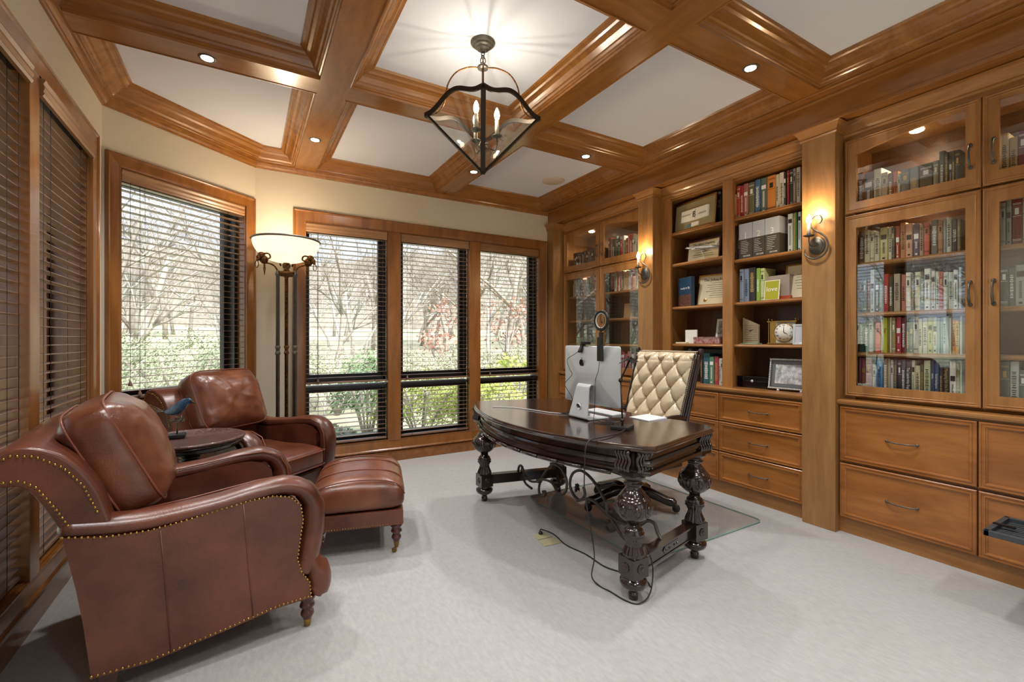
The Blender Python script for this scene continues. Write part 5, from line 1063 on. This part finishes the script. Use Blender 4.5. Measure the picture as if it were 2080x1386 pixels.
# cut the ground away under the house
keep=[]
for f,mi,s in zip(m.f,m.m,m.s):
    cx=sum(m.v[i][0] for i in f)/4; cy=sum(m.v[i][1] for i in f)/4
    keep.append(f)
m.f=keep; o=m.build('terrain','lawn'); o['kind']='structure'
rg=random.Random(11)
def bush(x,y,r,h,mt,name,label,grp,n=900,ls=.05,flowers=0):
    z=gz(x,y); t=thing(name,label,'bush',(x,y,z),0,grp); m=M()
    for k in range(n):
        a=rg.uniform(0,2*PI); b=math.asin(rg.uniform(-.2,1)); q=rg.uniform(.72,1.05)+.15*math.sin(a*3+b*4)
        c=Vector((r*q*math.cos(b)*math.cos(a),r*q*math.cos(b)*math.sin(a),h*.5+h*.5*q*math.sin(b))); u=Vector((rg.gauss(0,1),rg.gauss(0,1),rg.gauss(0,1))).normalized(); v=u.orthogonal().normalized(); w=u.cross(v); s=ls*rg.uniform(.6,1.4)
        m.add([c+v*s,c+w*s*.5,c-v*s,c-w*s*.5],[(0,1,2,3)],0)
    m.build('foliage',mt,t)
    m=M()
    for k in range(7): a=k*.9; m.tube([(0,0,-.05),(r*.3*math.cos(a),r*.3*math.sin(a),h*.4),(r*.7*math.cos(a),r*.7*math.sin(a),h*.8)],.02,5)
    m.build('stems','bark',t)
    return t
def tree_mesh(seed,h,spread=.55,leaf=0,depth=5,light=False):
    r=random.Random(seed); m=M(); L=M()
    def br(p,d,l,w,k):
        n=3; P=[p]; q=d.copy()
        for i in range(n):
            q=(q+Vector((r.gauss(0,.13),r.gauss(0,.13),r.gauss(0,.08)+.04))).normalized(); P.append(P[-1]+q*l/n)
        m.tube([tuple(a) for a in P],[w*(1-.45*i/n) for i in range(n+1)],5 if k>2 else 3)
        if k<=0:
            if leaf:
                for _ in range(leaf):
                    c=P[-1]+Vector((r.gauss(0,.12),r.gauss(0,.12),r.gauss(0,.1))); u=Vector((r.gauss(0,1),r.gauss(0,1),r.gauss(0,1))).normalized(); v=u.orthogonal().normalized()*.06; ww=u.cross(v); L.add([c+v,c+ww*.6,c-v,c-ww*.6],[(0,1,2,3)])
            return
        for _ in range(3 if k>1 else 4):
            f=r.uniform(.35,1); s=P[min(n,int(f*n)+0)]; nd=(q+Vector((r.gauss(0,spread),r.gauss(0,spread),r.gauss(0,spread*.6)+.1))).normalized(); br(s,nd,l*r.uniform(.55,.78),w*.52,k-1)
    br(Vector((0,0,-.2)),Vector((0,0,1)),h*.34,h*.010,depth)
    return m,L
def make_tree(seed,h,mt,label,grp,leaf=0,leafm=None,depth=6):
    t=thing('tree',label,'tree',(0,0,0),0,grp); m,L=tree_mesh(seed,h,leaf=leaf,depth=depth); m.build('branches',mt,t)
    if leaf: L.build('leaves',leafm,t)
    return t
GT='bare trees in the woods'
TLB='bare grey-brown leafless tree in the woods outside the far and bay windows'
protos=[make_tree(s,h,mt,TLB,GT) for s,h,mt in ((1,9,'bark'),(2,8,'bark_light'),(3,10,'bark'),(5,7,'bark_light'))]
spots=[]
for k in range(130):
    a=math.radians(rg.uniform(-38,48)); d=rg.uniform(9.5,28); spots.append((d*math.sin(a),3+d*math.cos(a)))
for k,(x,y) in enumerate(spots):
    p=protos[k%4]
    if k<4: p.location=(x,y,gz(x,y)-.1); p.rotation_euler=(0,0,rg.uniform(0,6)); o=p
    else: o=dup(p,(x,y,gz(x,y)-.1),rg.uniform(0,6.28))
    s=rg.uniform(.8,1.25); o.scale=(s,s,s)
t=make_tree(8,5.2,'bark','rust-red leaved tree outside the right part of the far window','red tree',leaf=3,leafm='leaf_red',depth=4); t.location=(6.0,10.3,gz(6.0,10.3))
t=make_tree(9,4.2,'bark','small tree with sparse red leaves left of the bigger red tree','red tree',leaf=3,leafm='leaf_red',depth=4); t.location=(4.6,11.2,gz(4.6,11.2))
bush(2.5,7.2,.75,1.25,'leaf_yellow','shrub','yellow-green shrub outside the lower middle pane of the far window',None,3200,.028)
bush(3.4,7.0,.7,1.15,'leaf_yellow','shrub','yellow-green shrub outside the lower right pane of the far window',None,3200,.028)
bush(1.75,7.7,.55,1.5,'leaf_green','shrub','darker green shrub between the two left panes of the far window',None,2200,.032)
bush(4.6,7.6,.8,1.3,'leaf_yellow','shrub','yellow-green shrub at the far right of the garden outside',None,900,.05)
bush(1.0,6.7,.35,.55,'leaf_pale','shrub','pale shrub with white blossoms outside the lower left pane of the far window',None,700,.04)
for k,(x,y,r) in enumerate([(.75,6.3,.22),(1.15,6.15,.18),(1.45,6.5,.25),(.55,6.9,.2),(.95,6.0,.13)]):
    m=M().ball((0,0,r*.35),r,12,sc=(1.3,1,.6)); m.v=[(a+.06*noise.noise(Vector((a*4,b*4,c*4+k))),b+.06*noise.noise(Vector((a*4+9,b*4,c*4))),c) for a,b,c in m.v]; o=m.build('garden_rock','rock',loc=(x,y,gz(x,y))); o['label']='pale grey rock in the garden outside the lower left pane of the far window'; o['category']='rock'; o['group']='garden rocks'
for k,(x,y) in enumerate([(-3.2,8.3),(-2.0,8.8),(-.9,9.0),(.2,9.4),(-4.2,7.8)]):
    bush(x,y,1.05,1.65,'leaf_pale','hedge_bush','pale green hedge bush on the bank outside the bay window','hedge on the bank',8000,.02)
BR='twiggy leafless brush under the trees outside'
pb=[]
for s,h,mt in ((21,2.2,'bark_light'),(22,1.8,'bark')):
    t=thing('brush',BR,'brush',(0,0,0),0,'brush under the trees'); m,L=tree_mesh(s,h,spread=.8,depth=4); m.build('twigs',mt,t); pb.append(t)
for k in range(140):
    a=math.radians(rg.uniform(-38,50)); d=rg.uniform(6.2,15); x,y=d*math.sin(a)+.5,3+d*math.cos(a); z=gz(x,y)-.1
    if k<2: o=pb[k]; o.location=(x,y,z)
    else: o=dup(pb[k%2],(x,y,z),rg.uniform(0,6.28))
    s=rg.uniform(.6,1.1); o.scale=(s*1.3,s*1.3,s)
for k,(x,y) in enumerate([(1.6,9.6),(3.0,9.3),(4.6,9.9),(6.2,9.5),(.6,10.2)]):
    bush(x,y,.9,1.15,'brush_tan','hedge_bush','pale tan bush in the brush behind the yellow shrubs, far window','bushes in the brush',5000,.022)
for k in range(34):  # unseen trees added at left to darken window reflections in the bookcase
    x=rg.uniform(-17,-6.5); y=rg.uniform(-5,7); o=dup(protos[k%4],(x,y,gz(x,y)-.1),rg.uniform(0,6.28)); s=rg.uniform(.7,1.1); o.scale=(s,s,s)
for k in range(30):  # unseen brush added among them, also to darken that reflection
    x=rg.uniform(-11,-5); y=rg.uniform(-5,7); o=dup(pb[k%2],(x,y,gz(x,y)-.1),rg.uniform(0,6.28))
# wooded ridge
m=M().grid(lambda i,j:(-45+100*i,(30+8*math.sin(i*5))+4*j,gz(-45+100*i,30)+(-1+7.2*j)*(1+.12*math.sin(i*23)+.1*noise.noise(Vector((i*40,0,0))))),140,8,0,True); o=m.build('ridge','woods'); o['kind']='structure'
